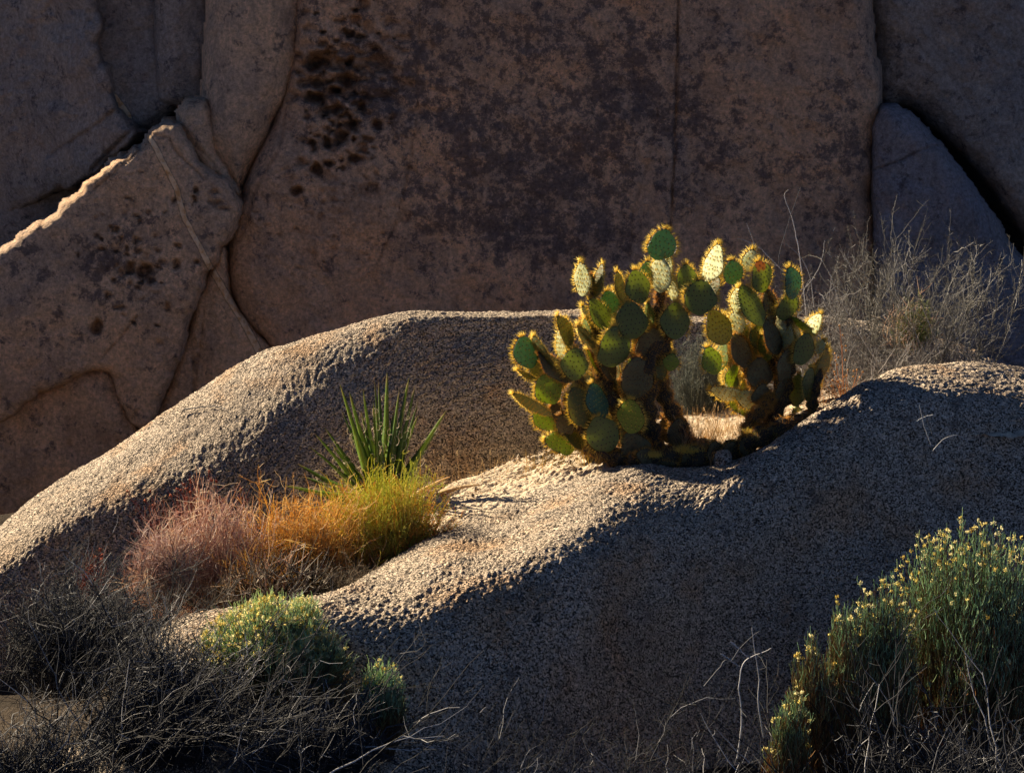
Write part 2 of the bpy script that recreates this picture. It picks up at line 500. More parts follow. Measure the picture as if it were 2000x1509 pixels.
PX2M = WY / FPX          # metres per photo pixel on the cliff
def slab(poly, dY=0.0, R=60, depth=1.0, tilt=(0, 0), pits=(), veins=(), cracks=(), varn=None, mat=None, seed=0,
         step=3.6, edge_noise=3.0, sharp=2.0, smooth=2, lump=1.0, edgelit=0.0):
    poly = smooth_poly(poly, smooth)
    x0, y0 = poly.min(0) - 8; x1, y1 = poly.max(0) + 8
    px = np.arange(x0, x1, step); py = np.arange(y0, y1, step)
    A, B = np.meshgrid(px, py, indexing='ij')
    jx = edge_noise * 2 * fbm(A / 28, B / 28, 3, seed + 3); jy = edge_noise * 2 * fbm(A / 28, B / 28, 3, seed + 5)
    sd = poly_sdf(A + jx, B + jy, poly)
    keep = sd > -7
    inn = np.clip(sd, 0, R) / R
    back = (1 - np.power(1 - (1 - inn) ** sharp, 1 / sharp)) * R * PX2M * depth
    back = back + np.where(sd < 0, (-sd) * PX2M * 10.0, 0)
    cx, cy = poly.mean(0)
    dep = WY + dY + back + tilt[0] * (A - cx) * PX2M + tilt[1] * (B - cy) * PX2M
    rel = lump * (0.22 * fbm(A / 260, B / 260, 3, seed) + 0.06 * fbm(A / 70, B / 70, 4, seed + 7) + 0.030 * fbm(A / 18, B / 18, 4, seed + 11, .6))
    stain = np.zeros_like(A); vein = np.zeros_like(A); vmask = np.zeros_like(A)
    wa = fbm(A / 13, B / 13, 3, 61); wb = fbm(A / 13, B / 13, 3, 65)
    for (cxp, cyp, rx, ry, dp) in pits:
        e = np.hypot((A - cxp + 7 * wa) / rx, (B - cyp + 7 * wb) / ry)
        m = np.clip(1.25 - e, 0, 1); m = m * m * (3 - 2 * m)
        rel = rel + 1.7 * dp * m; stain = np.maximum(stain, np.clip(m * 1.2, 0, 0.8) * min(1, dp / .05))
    for pts, w, raise_ in veins:
        dd = seg_d(A + 2 * fbm(A / 20, B / 20, 2, 71), B, pts)
        m = np.clip((w - dd) / 3.5 + .5, 0, 1); vein = np.maximum(vein, m); rel = rel - raise_ * m
    for pts, w, dp in cracks:
        dd = seg_d(A + 3 * fbm(A / 25, B / 25, 3, 73), B + 3 * fbm(A / 25, B / 25, 3, 75), pts)
        m = np.clip(1 - dd / w, 0, 1); rel = rel + dp * m; stain = np.maximum(stain, m * .55)
    if varn is not None: vmask = varn(A, B)
    dep = dep + rel
    W = P(A, B, dep)
    idx = -np.ones(A.shape, int); idx[keep] = np.arange(keep.sum()); n = int(keep.sum())
    q = keep[:-1, :-1] & keep[1:, :-1] & keep[:-1, 1:] & keep[1:, 1:]
    F = np.stack([idx[:-1, :-1][q], idx[1:, :-1][q], idx[1:, 1:][q], idx[:-1, 1:][q]], -1)
    Vf = W[keep]; 
    Vb = Vf.copy(); Vb[:, 1] = WY + dY + 2.8; 
    e = {}
    E = np.concatenate([F[:, [0, 1]], F[:, [1, 2]], F[:, [2, 3]], F[:, [3, 0]]])
    key = np.sort(E, 1); kk = key[:, 0] * (n + 1) + key[:, 1]
    u, inv, cnt = np.unique(kk, return_inverse=True, return_counts=True)
    be = E[cnt[inv] == 1]
    side = np.stack([be[:, 1], be[:, 0], be[:, 0] + n, be[:, 1] + n], -1)
    V = np.concatenate([Vf, Vb]); Fa = np.concatenate([F, F[:, ::-1] + n, side])
    o = mesh_obj("rock_slab", V, Fa, mat)
    z = lambda a: np.concatenate([a[keep], a[keep] * 0])
    add_attr(o, "stain", z(stain)); add_attr(o, "vein", z(vein)); add_attr(o, "varnish", z(vmask))
    return o

M_wall = wall_mat("cliff_rock", tint=(0.72, 0.45, 0.28))
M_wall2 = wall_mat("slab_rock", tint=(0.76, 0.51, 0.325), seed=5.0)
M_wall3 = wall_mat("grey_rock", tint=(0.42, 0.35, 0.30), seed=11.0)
r2 = random.Random(4)
pits = []
# honeycomb weathering on the upper left of the big dome
for _ in range(380):
    x = r2.gauss(665, 75); y = r2.gauss(190, 105); q_ = math.exp(-((x - 660) / 90) ** 2) * math.exp(-(max(0, y - 200) / 130) ** 2)
    if x < 575 - (y - 150) * 0.15: continue
    s = 2 + r2.expovariate(1 / 4.0) * (1.6 if y < 230 else 0.9); s = min(s, 16)
    pits.append((x, y, s * r2.uniform(.9, 1.8), s * r2.uniform(.6, 1.1), r2.uniform(0.02, 0.10) * (0.3 + q_)))
for (x, y, s) in [(608, 190, 12), (625, 188, 9), (655, 213, 10), (690, 246, 11), (668, 268, 13), (640, 282, 9), (612, 282, 8), (643, 320, 10), (616, 330, 12), (580, 372, 10), (690, 310, 10), (705, 205, 9)]:
    pits.append((x, y, s * 1.3, s, 0.16))
for _ in range(70):
    pits.append((r2.uniform(500, 760), r2.uniform(330, 560), r2.uniform(3, 7), r2.uniform(2, 4), r2.uniform(0.01, 0.035)))
def varn_dome(A, B):
    g = lambda cx, cy, sx, sy: np.exp(-(((A - cx) / sx) ** 2 + ((B - cy) / sy) ** 2))
    v = 0.95 * g(1010, 330, 210, 130) + 0.9 * g(1230, 210, 120, 110) + 0.75 * g(1010, 440, 160, 90) + 0.55 * g(850, 230, 140, 90) \
        + 0.6 * g(1400, 330, 110, 160) + 0.75 * g(1640, 300, 70, 190) + 0.5 * g(1180, 480, 120, 60) + 0.6 * g(700, 190, 120, 60) + 0.6 * g(1000, 60, 500, 110)
    v = v - 0.8 * g(1262, 330, 14, 120) 
    return np.clip(v, 0, 1.0)
dome = slab([(590, -330), (575, 80), (556, 200), (503, 300), (472, 385), (448, 470), (445, 545), (468, 612), (540, 692), (640, 790), (800, 900),
             (1720, 900), (1722, 600), (1712, 520), (1702, 400), (1704, 270), (1725, 190), (1700, 60), (1690, -330)],
            R=46, depth=1.2, sharp=2.3, pits=pits, mat=M_wall, seed=40, lump=1.2, varn=varn_dome,
            cracks=[([(820, -330), (818, 190), (806, 290), (790, 370), (768, 450), (735, 520)], 3.0, 0.03),
                    ([(1326, -330), (1322, 190), (1316, 330), (1308, 470), (1304, 620)], 3.5, 0.07),
                    ([(1290, 190), (1270, 300), (1240, 400), (1228, 500)], 3.0, 0.02),
                    ([(560, 200), (545, 290), (500, 370), (470, 470)], 4.0, 0.03)])
setp(dome, "huge red-brown granite face with dark varnish patches filling the background behind the cactus", "rock face")
r3 = random.Random(9)
pl = []
for _ in range(60):
    pl.append((r3.gauss(260, 50), r3.gauss(500, 80), r3.uniform(4, 9), r3.uniform(3, 7), r3.uniform(0.02, 0.07)))
pl += [(284, 528, 17, 19, 0.16), (256, 523, 10, 11, 0.12), (296, 547, 8, 8, .12), (345, 515, 12, 9, 0.06), (190, 638, 12, 16, 0.12), (384, 372, 7, 9, 0.08), (380, 388, 6, 5, 0.08),
       (340, 388, 6, 4, .05), (424, 395, 18, 6, 0.05), (436, 408, 14, 5, .04), (420, 376, 12, 4, .04), (234, 600, 14, 6, .06), (215, 575, 9, 5, .05), (330, 600, 6, 10, .05)]
VEIN = [(292, 268), (310, 300), (345, 370), (362, 430), (395, 490), (412, 525), (440, 570), (470, 620), (500, 675), (530, 735)]
def varn_l(A, B):
    g = lambda cx, cy, sx, sy: np.exp(-(((A - cx) / sx) ** 2 + ((B - cy) / sy) ** 2))
    return np.clip(0.6 * g(195, 500, 40, 50) + 0.6 * g(190, 560, 30, 40) + .3 * g(250, 480, 90, 120) + .4 * g(60, 500, 120, 200), 0, 1)
o = slab([(-120, 560), (60, 450), (182, 350), (225, 312), (262, 292), (296, 260), (330, 236), (350, 238), (362, 262), (400, 330), (440, 352), (472, 380),
          (462, 430), (440, 480), (410, 522), (384, 580), (368, 640), (330, 740), (290, 842), (272, 842), (245, 800), (228, 750), (205, 712), (100, 760), (-120, 900)],
         dY=-0.3, R=26, depth=1.2, sharp=2.3, pits=pl, veins=[(VEIN, 4.3, 0.02)], mat=M_wall2, seed=50, varn=varn_l, smooth=1, edge_noise=7,
         cracks=[([(270, 615), (240, 655), (200, 700)], 3, 0.03), ([(182, 372), (240, 322), (290, 280)], 3, .04), ([(300, 262), (330, 270), (345, 300), (400, 350)], 4, .04)])
setp(o, "tilted tan slab on the left with round rusty pits and a thin pale vein", "rock slab")
o = slab([(205, 705), (235, 765), (262, 826), (285, 850), (250, 950), (100, 1150), (-200, 1300), (-200, 850), (0, 780)],
         dY=-0.15, R=40, mat=M_wall2, seed=55, smooth=1)
setp(o, "wedge of plain brown rock at the far left edge, below the pitted slab", "rock slab")
o = slab([(436, 470), (447, 500), (447, 560), (462, 600), (500, 645), (560, 710), (600, 800), (300, 950), (268, 900), (290, 842), (330, 745), (372, 640), (388, 580), (414, 524)],
         dY=0.10, R=20, depth=1.5, sharp=2.3, veins=[(VEIN, 5.4, 0.02)], mat=M_wall2, seed=60, smooth=1,
         cracks=[([(400, 600), (388, 690), (378, 780)], 3, .04), ([(420, 560), (405, 640)], 2.5, .02), ([(378, 700), (379, 790)], 3.5, .06)])
setp(o, "smooth triangular slab wedged between the pitted slab and the big rock face, crossed by the pale vein", "rock slab")
o = slab([(345, 236), (344, 212), (370, 196), (410, 190), (420, 280), (440, 330), (472, 372), (466, 384), (432, 352), (396, 330), (362, 276)],
         dY=0.05, R=34, mat=M_wall2, seed=64, smooth=1, cracks=[([(346, 220), (372, 270), (420, 320)], 3, .03)])
setp(o, "narrow curved slab leaning between the pitted slab and the rounded wedge boulder above", "rock slab")
o = slab([(405, 40), (396, 180), (394, 230), (398, 280), (420, 325), (450, 358), (470, 378), (490, 330), (530, 250), (572, 170), (600, 60), (590, -330), (430, -330)],
         dY=-0.05, R=75, depth=1.3, mat=M_wall2, seed=66, lump=.6)
setp(o, "smooth egg-shaped boulder wedged point down in the cleft at the upper left", "boulder")
# upper left: dark recess block and the raked outer block
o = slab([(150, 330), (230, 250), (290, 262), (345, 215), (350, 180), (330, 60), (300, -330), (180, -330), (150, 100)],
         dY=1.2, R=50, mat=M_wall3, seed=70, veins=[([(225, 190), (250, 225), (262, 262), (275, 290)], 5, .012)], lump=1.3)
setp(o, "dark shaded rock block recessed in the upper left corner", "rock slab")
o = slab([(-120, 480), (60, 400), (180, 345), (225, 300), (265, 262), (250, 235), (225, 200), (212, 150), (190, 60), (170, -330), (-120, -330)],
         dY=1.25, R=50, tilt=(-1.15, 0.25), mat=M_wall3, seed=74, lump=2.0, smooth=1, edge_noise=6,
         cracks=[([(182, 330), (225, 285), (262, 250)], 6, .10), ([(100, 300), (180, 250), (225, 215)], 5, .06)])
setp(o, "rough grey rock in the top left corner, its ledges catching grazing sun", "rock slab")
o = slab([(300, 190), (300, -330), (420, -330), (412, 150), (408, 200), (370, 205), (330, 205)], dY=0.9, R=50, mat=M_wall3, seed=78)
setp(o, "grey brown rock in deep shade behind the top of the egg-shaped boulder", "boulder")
# right
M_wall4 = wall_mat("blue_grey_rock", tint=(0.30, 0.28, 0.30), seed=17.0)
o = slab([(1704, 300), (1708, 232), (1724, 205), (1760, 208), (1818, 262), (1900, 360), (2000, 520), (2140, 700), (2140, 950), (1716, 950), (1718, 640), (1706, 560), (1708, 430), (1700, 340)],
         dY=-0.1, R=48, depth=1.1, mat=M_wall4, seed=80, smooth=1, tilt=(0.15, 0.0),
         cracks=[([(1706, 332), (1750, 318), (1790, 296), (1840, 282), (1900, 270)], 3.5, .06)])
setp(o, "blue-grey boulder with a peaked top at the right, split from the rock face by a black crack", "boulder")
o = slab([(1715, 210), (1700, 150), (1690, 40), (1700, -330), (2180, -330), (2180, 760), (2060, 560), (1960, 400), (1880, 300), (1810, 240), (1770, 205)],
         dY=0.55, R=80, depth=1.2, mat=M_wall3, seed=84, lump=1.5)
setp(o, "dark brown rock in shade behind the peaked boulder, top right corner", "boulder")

o = slab([(-400, -420), (2700, -420), (2700, 1050), (-400, 1050)], dY=2.4, R=80, mat=M_wall3, seed=90, lump=1.5, step=12)  # added backing rock, left end placed to part-shade the sunlit ledge
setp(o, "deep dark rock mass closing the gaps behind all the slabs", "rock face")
# ---------------------------------------------------------------- added boulder, unseen beyond the left edge, put there to shade the foreground brush
def blob(name, c, r, seed, mat, nu=160, nv=90):
    th = np.linspace(0, math.pi, nv)[None, :]; ph = np.linspace(0, 2 * math.pi, nu)[:, None]
    d = np.stack([np.sin(th) * np.cos(ph), np.sin(th) * np.sin(ph), np.cos(th) + 0 * ph], -1)
    e = np.sign(d) * np.abs(d) ** 0.8
    n_ = 1 + 0.25 * (vnoise(d[..., 0] * 1.6 + d[..., 2] * 1.1 + 9, d[..., 1] * 1.6 + 3, seed)) + 0.06 * (vnoise(d[..., 0] * 6 + 9, d[..., 1] * 6 + d[..., 2] * 5, seed + 2))
    V = np.array(c) + e * n_[..., None] * np.array(r)
    return mesh_obj(name, V.reshape(-1, 3), grid_faces(nu, nv, True), mat)
o = blob("boulder", (-4.9, 4.9, -1.9), (1.25, 2.3, 2.5), 5, M_granite)
setp(o, "added tall granite boulder, unseen past the left edge, shading the foreground brush", "boulder")

def surf_Y(G, pxs, pys):
    """nearest distance Y of a sheet as seen at photo pixels"""
    d = G.reshape(-1, 3); v = (d[:, 2] * math.cos(PITCH) + d[:, 1] * math.sin(PITCH)) / (d[:, 1] * math.cos(PITCH) - d[:, 2] * math.sin(PITCH))
    ppx = 1000 + FPX * d[:, 0] / (d[:, 1] * math.cos(PITCH) - d[:, 2] * math.sin(PITCH)); ppy = 754.5 - FPX * v
    r = []
    for a, b in zip(pxs, pys):
        q = np.hypot(ppx - a, ppy - b); k = np.where(q < max(5, q.min() + 1))[0]; r.append(d[k, 1].min())
    return np.array(r)
# ================================================================ strand tools
def nrmz(a): return a / (np.linalg.norm(a, axis=-1, keepdims=True) + 1e-12)

def tubes(paths, r0, r1, sides=3, mid=None):
    """paths (n,k,3) -> verts, faces; radius r0 at the start tapering to r1"""
    paths = np.asarray(paths, float); n, k, _ = paths.shape
    r0 = np.broadcast_to(r0, (n,)); r1 = np.broadcast_to(r1, (n,))
    t = nrmz(paths[:, -1] - paths[:, 0])
    ref = np.where(np.abs(t[:, 2:3]) < 0.9, np.array([[0, 0, 1.0]]), np.array([[1.0, 0, 0]]))
    a = nrmz(np.cross(t, ref)); b = np.cross(t, a)
    s = np.linspace(0, 1, k)
    rad = r0[:, None] * (1 - s) + r1[:, None] * s
    if mid is not None: rad = rad * mid
    ph = np.arange(sides) * 2 * math.pi / sides
    off = a[:, None, None] * np.cos(ph)[None, None, :, None] + b[:, None, None] * np.sin(ph)[None, None, :, None]
    V = paths[:, :, None] + off * rad[:, :, None, None]
    base = (np.arange(n) * k * sides)[:, None, None]
    i = np.arange(k - 1)[None, :, None] * sides; j = np.arange(sides)[None, None, :]
    j2 = (j + 1) % sides
    F = np.stack([base + i + j, base + i + j2, base + i + sides + j2, base + i + sides + j], -1).reshape(-1, 4)
    return V.reshape(-1, 3), F

def spikes(p, d, L, r):
    """thin three sided spines: p (n,3) base, d (n,3) dir, length, radius"""
    n = len(p); d = nrmz(d)
    ref = np.where(np.abs(d[:, 2:3]) < 0.9, np.array([[0, 0, 1.0]]), np.array([[1.0, 0, 0]]))
    a = nrmz(np.cross(d, ref)); b = np.cross(d, a)
    L = np.broadcast_to(L, (n,))[:, None]; r = np.broadcast_to(r, (n,))[:, None]
    V = np.stack([p + a * r, p - a * r * .5 + b * r * .87, p - a * r * .5 - b * r * .87, p + d * L], 1).reshape(-1, 3)
    i = np.arange(n)[:, None] * 4
    F = np.concatenate([i + [0, 1, 3], i + [1, 2, 3], i + [2, 0, 3]])
    return V, F

def quadpath(a, c, b, k):
    s = np.linspace(0, 1, k)[None, :, None]
    return a[:, None] * (1 - s) ** 2 + 2 * c[:, None] * s * (1 - s) + b[:, None] * s ** 2

# ---------------------------------------------------------------- cactus materials
def pad_mat(name, c1, c2, trans, tcol, spotty=0.3, rough=0.55):
    m, nt, out = new_mat(name); nb = NB(nt)
    co = nb.coord()
    n1 = nb.ramp(nb.noise(co, 14, 4, 0.6), [(0.35, 0.0), (0.65, 1.0)])
    col = nb.mix(n1, c1, c2)
    sc = nb.ramp(nb.noise(co, 34, 6, 0.75), [(0.60, 0.0), (0.70, 1.0)])
    col = nb.mix(nb.math('MULTIPLY', sc, spotty), col, (0.13, 0.08, 0.04))
    p = nb.n("ShaderNodeBsdfPrincipled"); nb.l(col, p.inputs["Base Color"]); p.inputs["Roughness"].default_value = rough
    p.inputs["Specular IOR Level"].default_value = 0.35
    nb.l(nb.bump(nb.noise(co, 70, 6, 0.7), 1.0 if "bark" in name else .6, 0.012 if "bark" in name else .005), p.inputs["Normal"])
    t = nb.n("ShaderNodeBsdfTranslucent"); t.inputs[0].default_value = (*tcol, 1)
    mx = nb.n("ShaderNodeMixShader"); mx.inputs[0].default_value = trans
    nb.l(p.outputs[0], mx.inputs[1]); nb.l(t.outputs[0], mx.inputs[2]); nb.l(mx.outputs[0], out.inputs[0])
    return m
PM = {
    'g': pad_mat("pad_green", (0.15, 0.195, 0.075), (0.21, 0.235, 0.09), 0.42, (0.48, 0.54, 0.09)),
    't': pad_mat("pad_teal", (0.10, 0.21, 0.14), (0.15, 0.25, 0.14), 0.34, (0.26, 0.44, 0.14), 0.12),
    'l': pad_mat("pad_lime", (0.17, 0.27, 0.07), (0.22, 0.31, 0.08), 0.50, (0.50, 0.58, 0.08), 0.2),
    'o': pad_mat("pad_olive", (0.12, 0.15, 0.055), (0.17, 0.17, 0.06), 0.40, (0.42, 0.38, 0.07), 0.4),
    'w': pad_mat("pad_sunlit", (0.50, 0.57, 0.24), (0.70, 0.73, 0.42), 0.22, (0.5, 0.45, 0.12), 0.12),  # pale base colour stands for sunlight on the pad faces
    'b': pad_mat("pad_old_bark", (0.17, 0.125, 0.055), (0.21, 0.175, 0.08), 0.06, (0.3, 0.2, 0.05), 0.5, 0.85),
}
M_bark = pad_mat("stem_bark", (0.050, 0.036, 0.024), (0.10, 0.075, 0.045), 0.0, (0.1, 0.1, 0.1), 0.5, 0.95)
M_dead = pad_mat("pad_rot", (0.50, 0.27, 0.09), (0.20, 0.10, 0.03), 0.35, (0.7, 0.35, 0.08), 0.95)
def spine_mat(name, col, tcol, tr=0.5):
    m, nt, out = new_mat(name); nb = NB(nt)
    p = nb.n("ShaderNodeBsdfPrincipled"); p.inputs["Base Color"].default_value = (*col, 1); p.inputs["Roughness"].default_value = 0.45
    t = nb.n("ShaderNodeBsdfTranslucent"); t.inputs[0].default_value = (*tcol, 1)
    mx = nb.n("ShaderNodeMixShader"); mx.inputs[0].default_value = tr
    nb.l(p.outputs[0], mx.inputs[1]); nb.l(t.outputs[0], mx.inputs[2]); nb.l(mx.outputs[0], out.inputs[0])
    return m
M_spine = spine_mat("spine_gold", (0.92, 0.76, 0.22), (1.0, 0.80, 0.16), 0.6)
M_spine_o = spine_mat("spine_amber", (0.62, 0.40, 0.10), (0.95, 0.54, 0.06), 0.5)
M_spine_d = spine_mat("spine_brown", (0.24, 0.13, 0.05), (0.5, 0.25, 0.05), 0.3)
M_areole = spine_mat("areole", (0.045, 0.030, 0.015), (0.1, 0.05, 0.01), 0.05)

# ---------------------------------------------------------------- pads, listed from the photo
# (cx, cy, length, width, lean deg, side, depth offset, kind)  pixels of the photo; side +1 faces the sun side (left)
LEFT = [
 (1292,478,60,52,20,-1,-.06,'t'), (1290,536,68,34,3,1,-.04,'w'), (1304,515,48,15,2,1,.03,'w'), (1264,527,34,28,0,-1,.06,'t'),
 (1138,545,64,27,-5,1,.02,'w'), (1168,547,62,15,3,1,.00,'o'), (1157,560,44,14,-3,-1,.05,'b'), (1211,562,62,21,-26,-1,.04,'o'),
 (1245,560,64,47,-5,-1,-.05,'g'), (1314,560,54,19,-5,1,.04,'w'), (1191,594,52,40,-15,-1,.10,'t'), (1206,586,40,30,-10,1,.14,'w'),
 (1235,624,72,60,-8,-1,-.10,'g'), (1170,612,64,34,-24,-1,-.02,'g'), (1155,624,62,17,-27,1,.02,'o'), (1150,660,74,17,-16,1,.05,'l'),
 (1104,648,66,24,-28,-1,-.03,'o'), (1096,674,60,20,-14,1,.03,'w'), (1147,664,66,22,-34,1,.02,'o'), (1199,677,80,62,0,-1,-.12,'g'),
 (1029,688,62,50,-14,-1,.00,'t'), (1058,690,72,26,-32,1,-.04,'o'), (1317,626,70,56,5,-1,-.09,'g'), (1268,620,56,15,6,1,.03,'l'),
 (1194,630,30,24,0,1,.12,'w'), (1272,676,72,60,0,-1,-.04,'b'), (1243,682,52,20,5,1,.03,'o'), (1072,759,62,54,-20,-1,-.08,'l'),
 (1050,721,44,38,-35,-1,.01,'o'), (1040,790,84,30,-62,1,-.06,'o'), (1031,733,42,14,-48,1,.00,'o'), (1124,711,62,52,0,-1,-.12,'g'),
 (1084,718,84,26,-42,-1,-.05,'b'), (1134,794,80,46,-16,-1,-.20,'o'), (1168,784,74,40,-22,-1,-.12,'t'), (1106,796,48,26,-40,1,.02,'w'),
 (1100,812,60,36,-55,-1,-.05,'b'), (1104,830,44,36,-30,-1,-.10,'b'), (1094,866,60,34,-78,-1,-.12,'l'), (1130,857,72,28,-60,-1,-.08,'o'),
 (1177,848,72,64,-18,-1,-.22,'g'), (1233,812,68,48,5,1,-.26,'l'), (1240,878,72,60,-25,-1,-.18,'b'), (1171,740,52,32,-30,-1,.04,'t'),
 (1146,742,36,22,-30,1,.02,'w'), (1167,706,58,24,-30,-1,.03,'l'), (1243,738,80,64,0,-1,-.10,'b'), (1311,707,34,29,15,1,-.06,'l'),
 (1292,722,38,24,15,-1,-.02,'o'), (1187,768,36,10,5,1,.03,'w'), (1206,792,62,15,-35,1,.00,'o'), (1203,752,62,15,-25,1,.02,'o'),
 (1140,765,66,52,-20,-1,.00,'b'), (1328,846,58,46,-5,-1,.04,'b'), (1366,581,66,62,0,-1,-.16,'g'), (1340,547,58,40,-4,-1,-.04,'g'),
 (1393,515,74,27,12,1,-.02,'w'), (1396,562,42,14,20,1,.04,'o'), (1215,838,50,30,-30,-1,-.05,'b'), (1255,790,70,40,0,-1,.0,'b'),
 (1184,716,60,24,-26,-1,.0,'b'),(1226,770,60,20,-22,-1,.0,'b'),
]
RIGHT = [
 (1433,532,48,40,-15,-1,-.02,'t'), (1466,509,42,28,15,1,.04,'w'), (1485,540,62,44,-20,-1,-.06,'g'), (1548,553,62,38,-22,-1,-.06,'t'),
 (1466,598,84,46,-20,-1,-.12,'g'), (1504,598,64,34,0,-1,.00,'b'), (1538,598,58,42,10,-1,-.04,'g'), (1438,586,48,17,0,1,.00,'w'),
 (1402,639,70,50,-20,-1,-.14,'o'), (1438,630,48,30,14,1,.00,'w'), (1523,630,44,26,5,1,.03,'w'), (1534,658,58,19,10,1,.00,'w'),
 (1508,656,74,34,-18,-1,-.06,'b'), (1568,681,62,45,0,-1,-.10,'g'), (1589,635,50,18,22,1,.02,'w'), (1563,634,54,14,-45,1,.00,'l'),
 (1598,677,32,18,35,1,.00,'w'), (1605,714,72,32,5,-1,.02,'o'), (1391,704,54,40,-15,-1,-.12,'l'), (1412,695,52,19,5,1,-.02,'l'),
 (1446,686,68,40,-18,-1,-.06,'b'), (1471,655,36,18,0,-1,.06,'t'), (1455,646,28,18,0,-1,.05,'l'), (1430,733,46,28,5,-1,-.04,'l'),
 (1484,728,58,50,0,-1,-.08,'b'), (1535,715,68,42,5,-1,-.10,'b'), (1580,751,66,32,8,-1,-.10,'g'), (1556,762,62,25,0,1,-.04,'g'),
 (1419,768,62,32,-72,1,-.04,'w'), (1460,780,50,36,-60,1,-.06,'w'), (1488,772,46,38,8,-1,-.12,'b'), (1478,842,48,42,0,-1,-.12,'b'),
 (1557,806,28,20,0,1,.0,'w'), (1495,680,52,20,-18,1,-.02,'l'), (1428,748,44,18,10,1,.0,'o'), (1530,760,60,30,8,-1,-.08,'b'), (1547,590,30,16,-15,1,.02,'l'),
]

def make_pad(root, spec, Y0, rs, spine_n=1.0):
    cx, cy, L, Wd, ang, side, dy, kind = spec[:8]
    Y = Y0 + dy
    m = Y / FPX * 1.0
    L = L * 1.06; Wd = Wd * 1.06
    Lm = L * m; a = math.radians(ang)
    psi = math.acos(min(0.98, max(0.12, Wd / (0.86 * L)))) if Wd < 0.84 * L else 0.12
    Wm = (0.86 * Lm) if Wd < 0.80 * L else Wd * m
    ax = np.array([math.sin(a), 0.0, math.cos(a)])          # long axis
    nx = np.array([0, -1.0, 0]);  rt = np.cross(ax, nx); rt /= np.linalg.norm(rt)   # width axis
    # rotate normal about ax towards left (+) or right (-)
    left = -rt if rt[0] > 0 else rt
    tgt = left if side > 0 else -left
    nn = nx * math.cos(psi) + tgt * math.sin(psi)
    wv = np.cross(ax, nn)
    # small forward/back lean so the crown is not flat
    lean = rs.uniform(-0.22, 0.22)
    ax2 = ax * math.cos(lean) + nn * math.sin(lean); nn2 = nn * math.cos(lean) - ax * math.sin(lean)
    c = P(cx, cy, Y)
    T = 0.055 * Lm + 0.006
    if kind == 'b': T *= 1.5
    NR, NP = 26, 30
    t = (1 - np.cos(np.linspace(0, math.pi, NR))) / 2
    sh = rs.uniform(0.80, 0.98)
    w = Wm / 2 * np.power(np.clip(np.sin(math.pi * np.power(t, sh)), 0, 1), 0.62)
    wp = [rs.uniform(-.07, .07) for _ in range(4)]
    w = w * (1 + wp[0] * np.sin(t * 7) + wp[1] * np.cos(t * 11 + 1))
    th = T / 2 * np.power(w / (Wm / 2) + 1e-6, 0.7)
    ph = np.linspace(0, 2 * math.pi, NP, endpoint=False)
    bend = rs.uniform(-0.10, 0.10) * Lm; skew = rs.uniform(-0.06, 0.06) * Wm; wav = rs.uniform(-0.02, 0.02) * Lm
    def surf(tt, ww, tth, cph, sph):
        x = ww * cph + skew * np.sin(math.pi * tt); y = tth * sph + bend * (tt - .5) ** 2 * 2 + wav * (ww * cph / (Wm / 2)) * np.sin(tt * 5)
        x = x * (1 + wp[2] * np.sin(tt * 6.3 + 1) * np.sign(cph) + wp[3] * np.cos(tt * 9) * np.sign(cph)); z = (tt - 0.5) * Lm + .04 * wp[0] * Lm * cph * 3
        y = y + .035 * Lm * wp[1] * 8 * (ww * cph / (Wm / 2)) ** 2
        return c + x[..., None] * wv + y[..., None] * nn2 + z[..., None] * ax2
    V = surf(t[:, None] + 0 * ph, w[:, None] + 0 * ph, th[:, None] + 0 * ph, np.cos(ph)[None] + 0 * t[:, None], np.sin(ph)[None] + 0 * t[:, None])
    i = np.arange(NR - 1)[:, None] * NP; j = np.arange(NP)[None]
    F = np.stack([i + j, i + (j + 1) % NP, i + NP + (j + 1) % NP, i + NP + j], -1).reshape(-1, 4)
    mats = [PM[kind]]; mi = None
    if (cx, cy) == (1485, 540):
        mats.append(M_dead); cc = V.reshape(-1, 3)[F].mean(1) - c
        tz = cc @ ax2 / Lm; tx = cc @ wv / Wm
        mi = ((tz > 0.10 + 0.9 * np.abs(tx - .08) + .08 * np.sin(tx * 23)) & (np.abs(tx) < .40)).astype(int)
    o = mesh_obj("pad", V.reshape(-1, 3), F, mats, root, mi=mi)
    # areoles and spines
    sp = 0.0235
    pts = []; nr = []; rim = []
    for r in range(int(Lm / sp) + 1):
        tt = (r * sp + rs.uniform(0, .3) * sp) / Lm
        if tt < 0.06 or tt > 0.97: continue
        ww = Wm / 2 * math.sin(math.pi * tt ** sh) ** 0.62
        k = int(ww * 2 / sp)
        for q in range(-k, k + 1):
            x = (q + 0.5 * (r % 2)) * sp + rs.gauss(0, 0.0032)
            if abs(x) > ww * 0.93: continue
            cphv = x / ww; sphv = math.sqrt(1 - cphv * cphv); tth = T / 2 * (ww / (Wm / 2)) ** 0.7
            for s_ in (1, -1):
                pts.append((tt + rs.gauss(0, .012), ww, tth, cphv, s_ * sphv)); nr.append((cphv * .5, s_)); rim.append(0)
        if ww > 0:
            for s_ in (1, -1):
                pts.append((tt, ww, 0.0, s_, 0.0)); nr.append((s_, 0.0)); rim.append(1)
                pts.append((tt + .5 * sp / Lm, Wm / 2 * math.sin(math.pi * min(.985, tt + .5 * sp / Lm) ** sh) ** 0.62, 0.0, s_, 0.0)); nr.append((s_, 0.0)); rim.append(1)
    for q in range(6):
        e = (q - 2.5) / 3.0
        pts.append((0.985, Wm / 2 * 0.22, 0.0, e, 0.0)); nr.append((e * .5, 0.0)); rim.append(2)
    A = np.array(pts); NRM = np.array(nr); rim = np.array(rim)
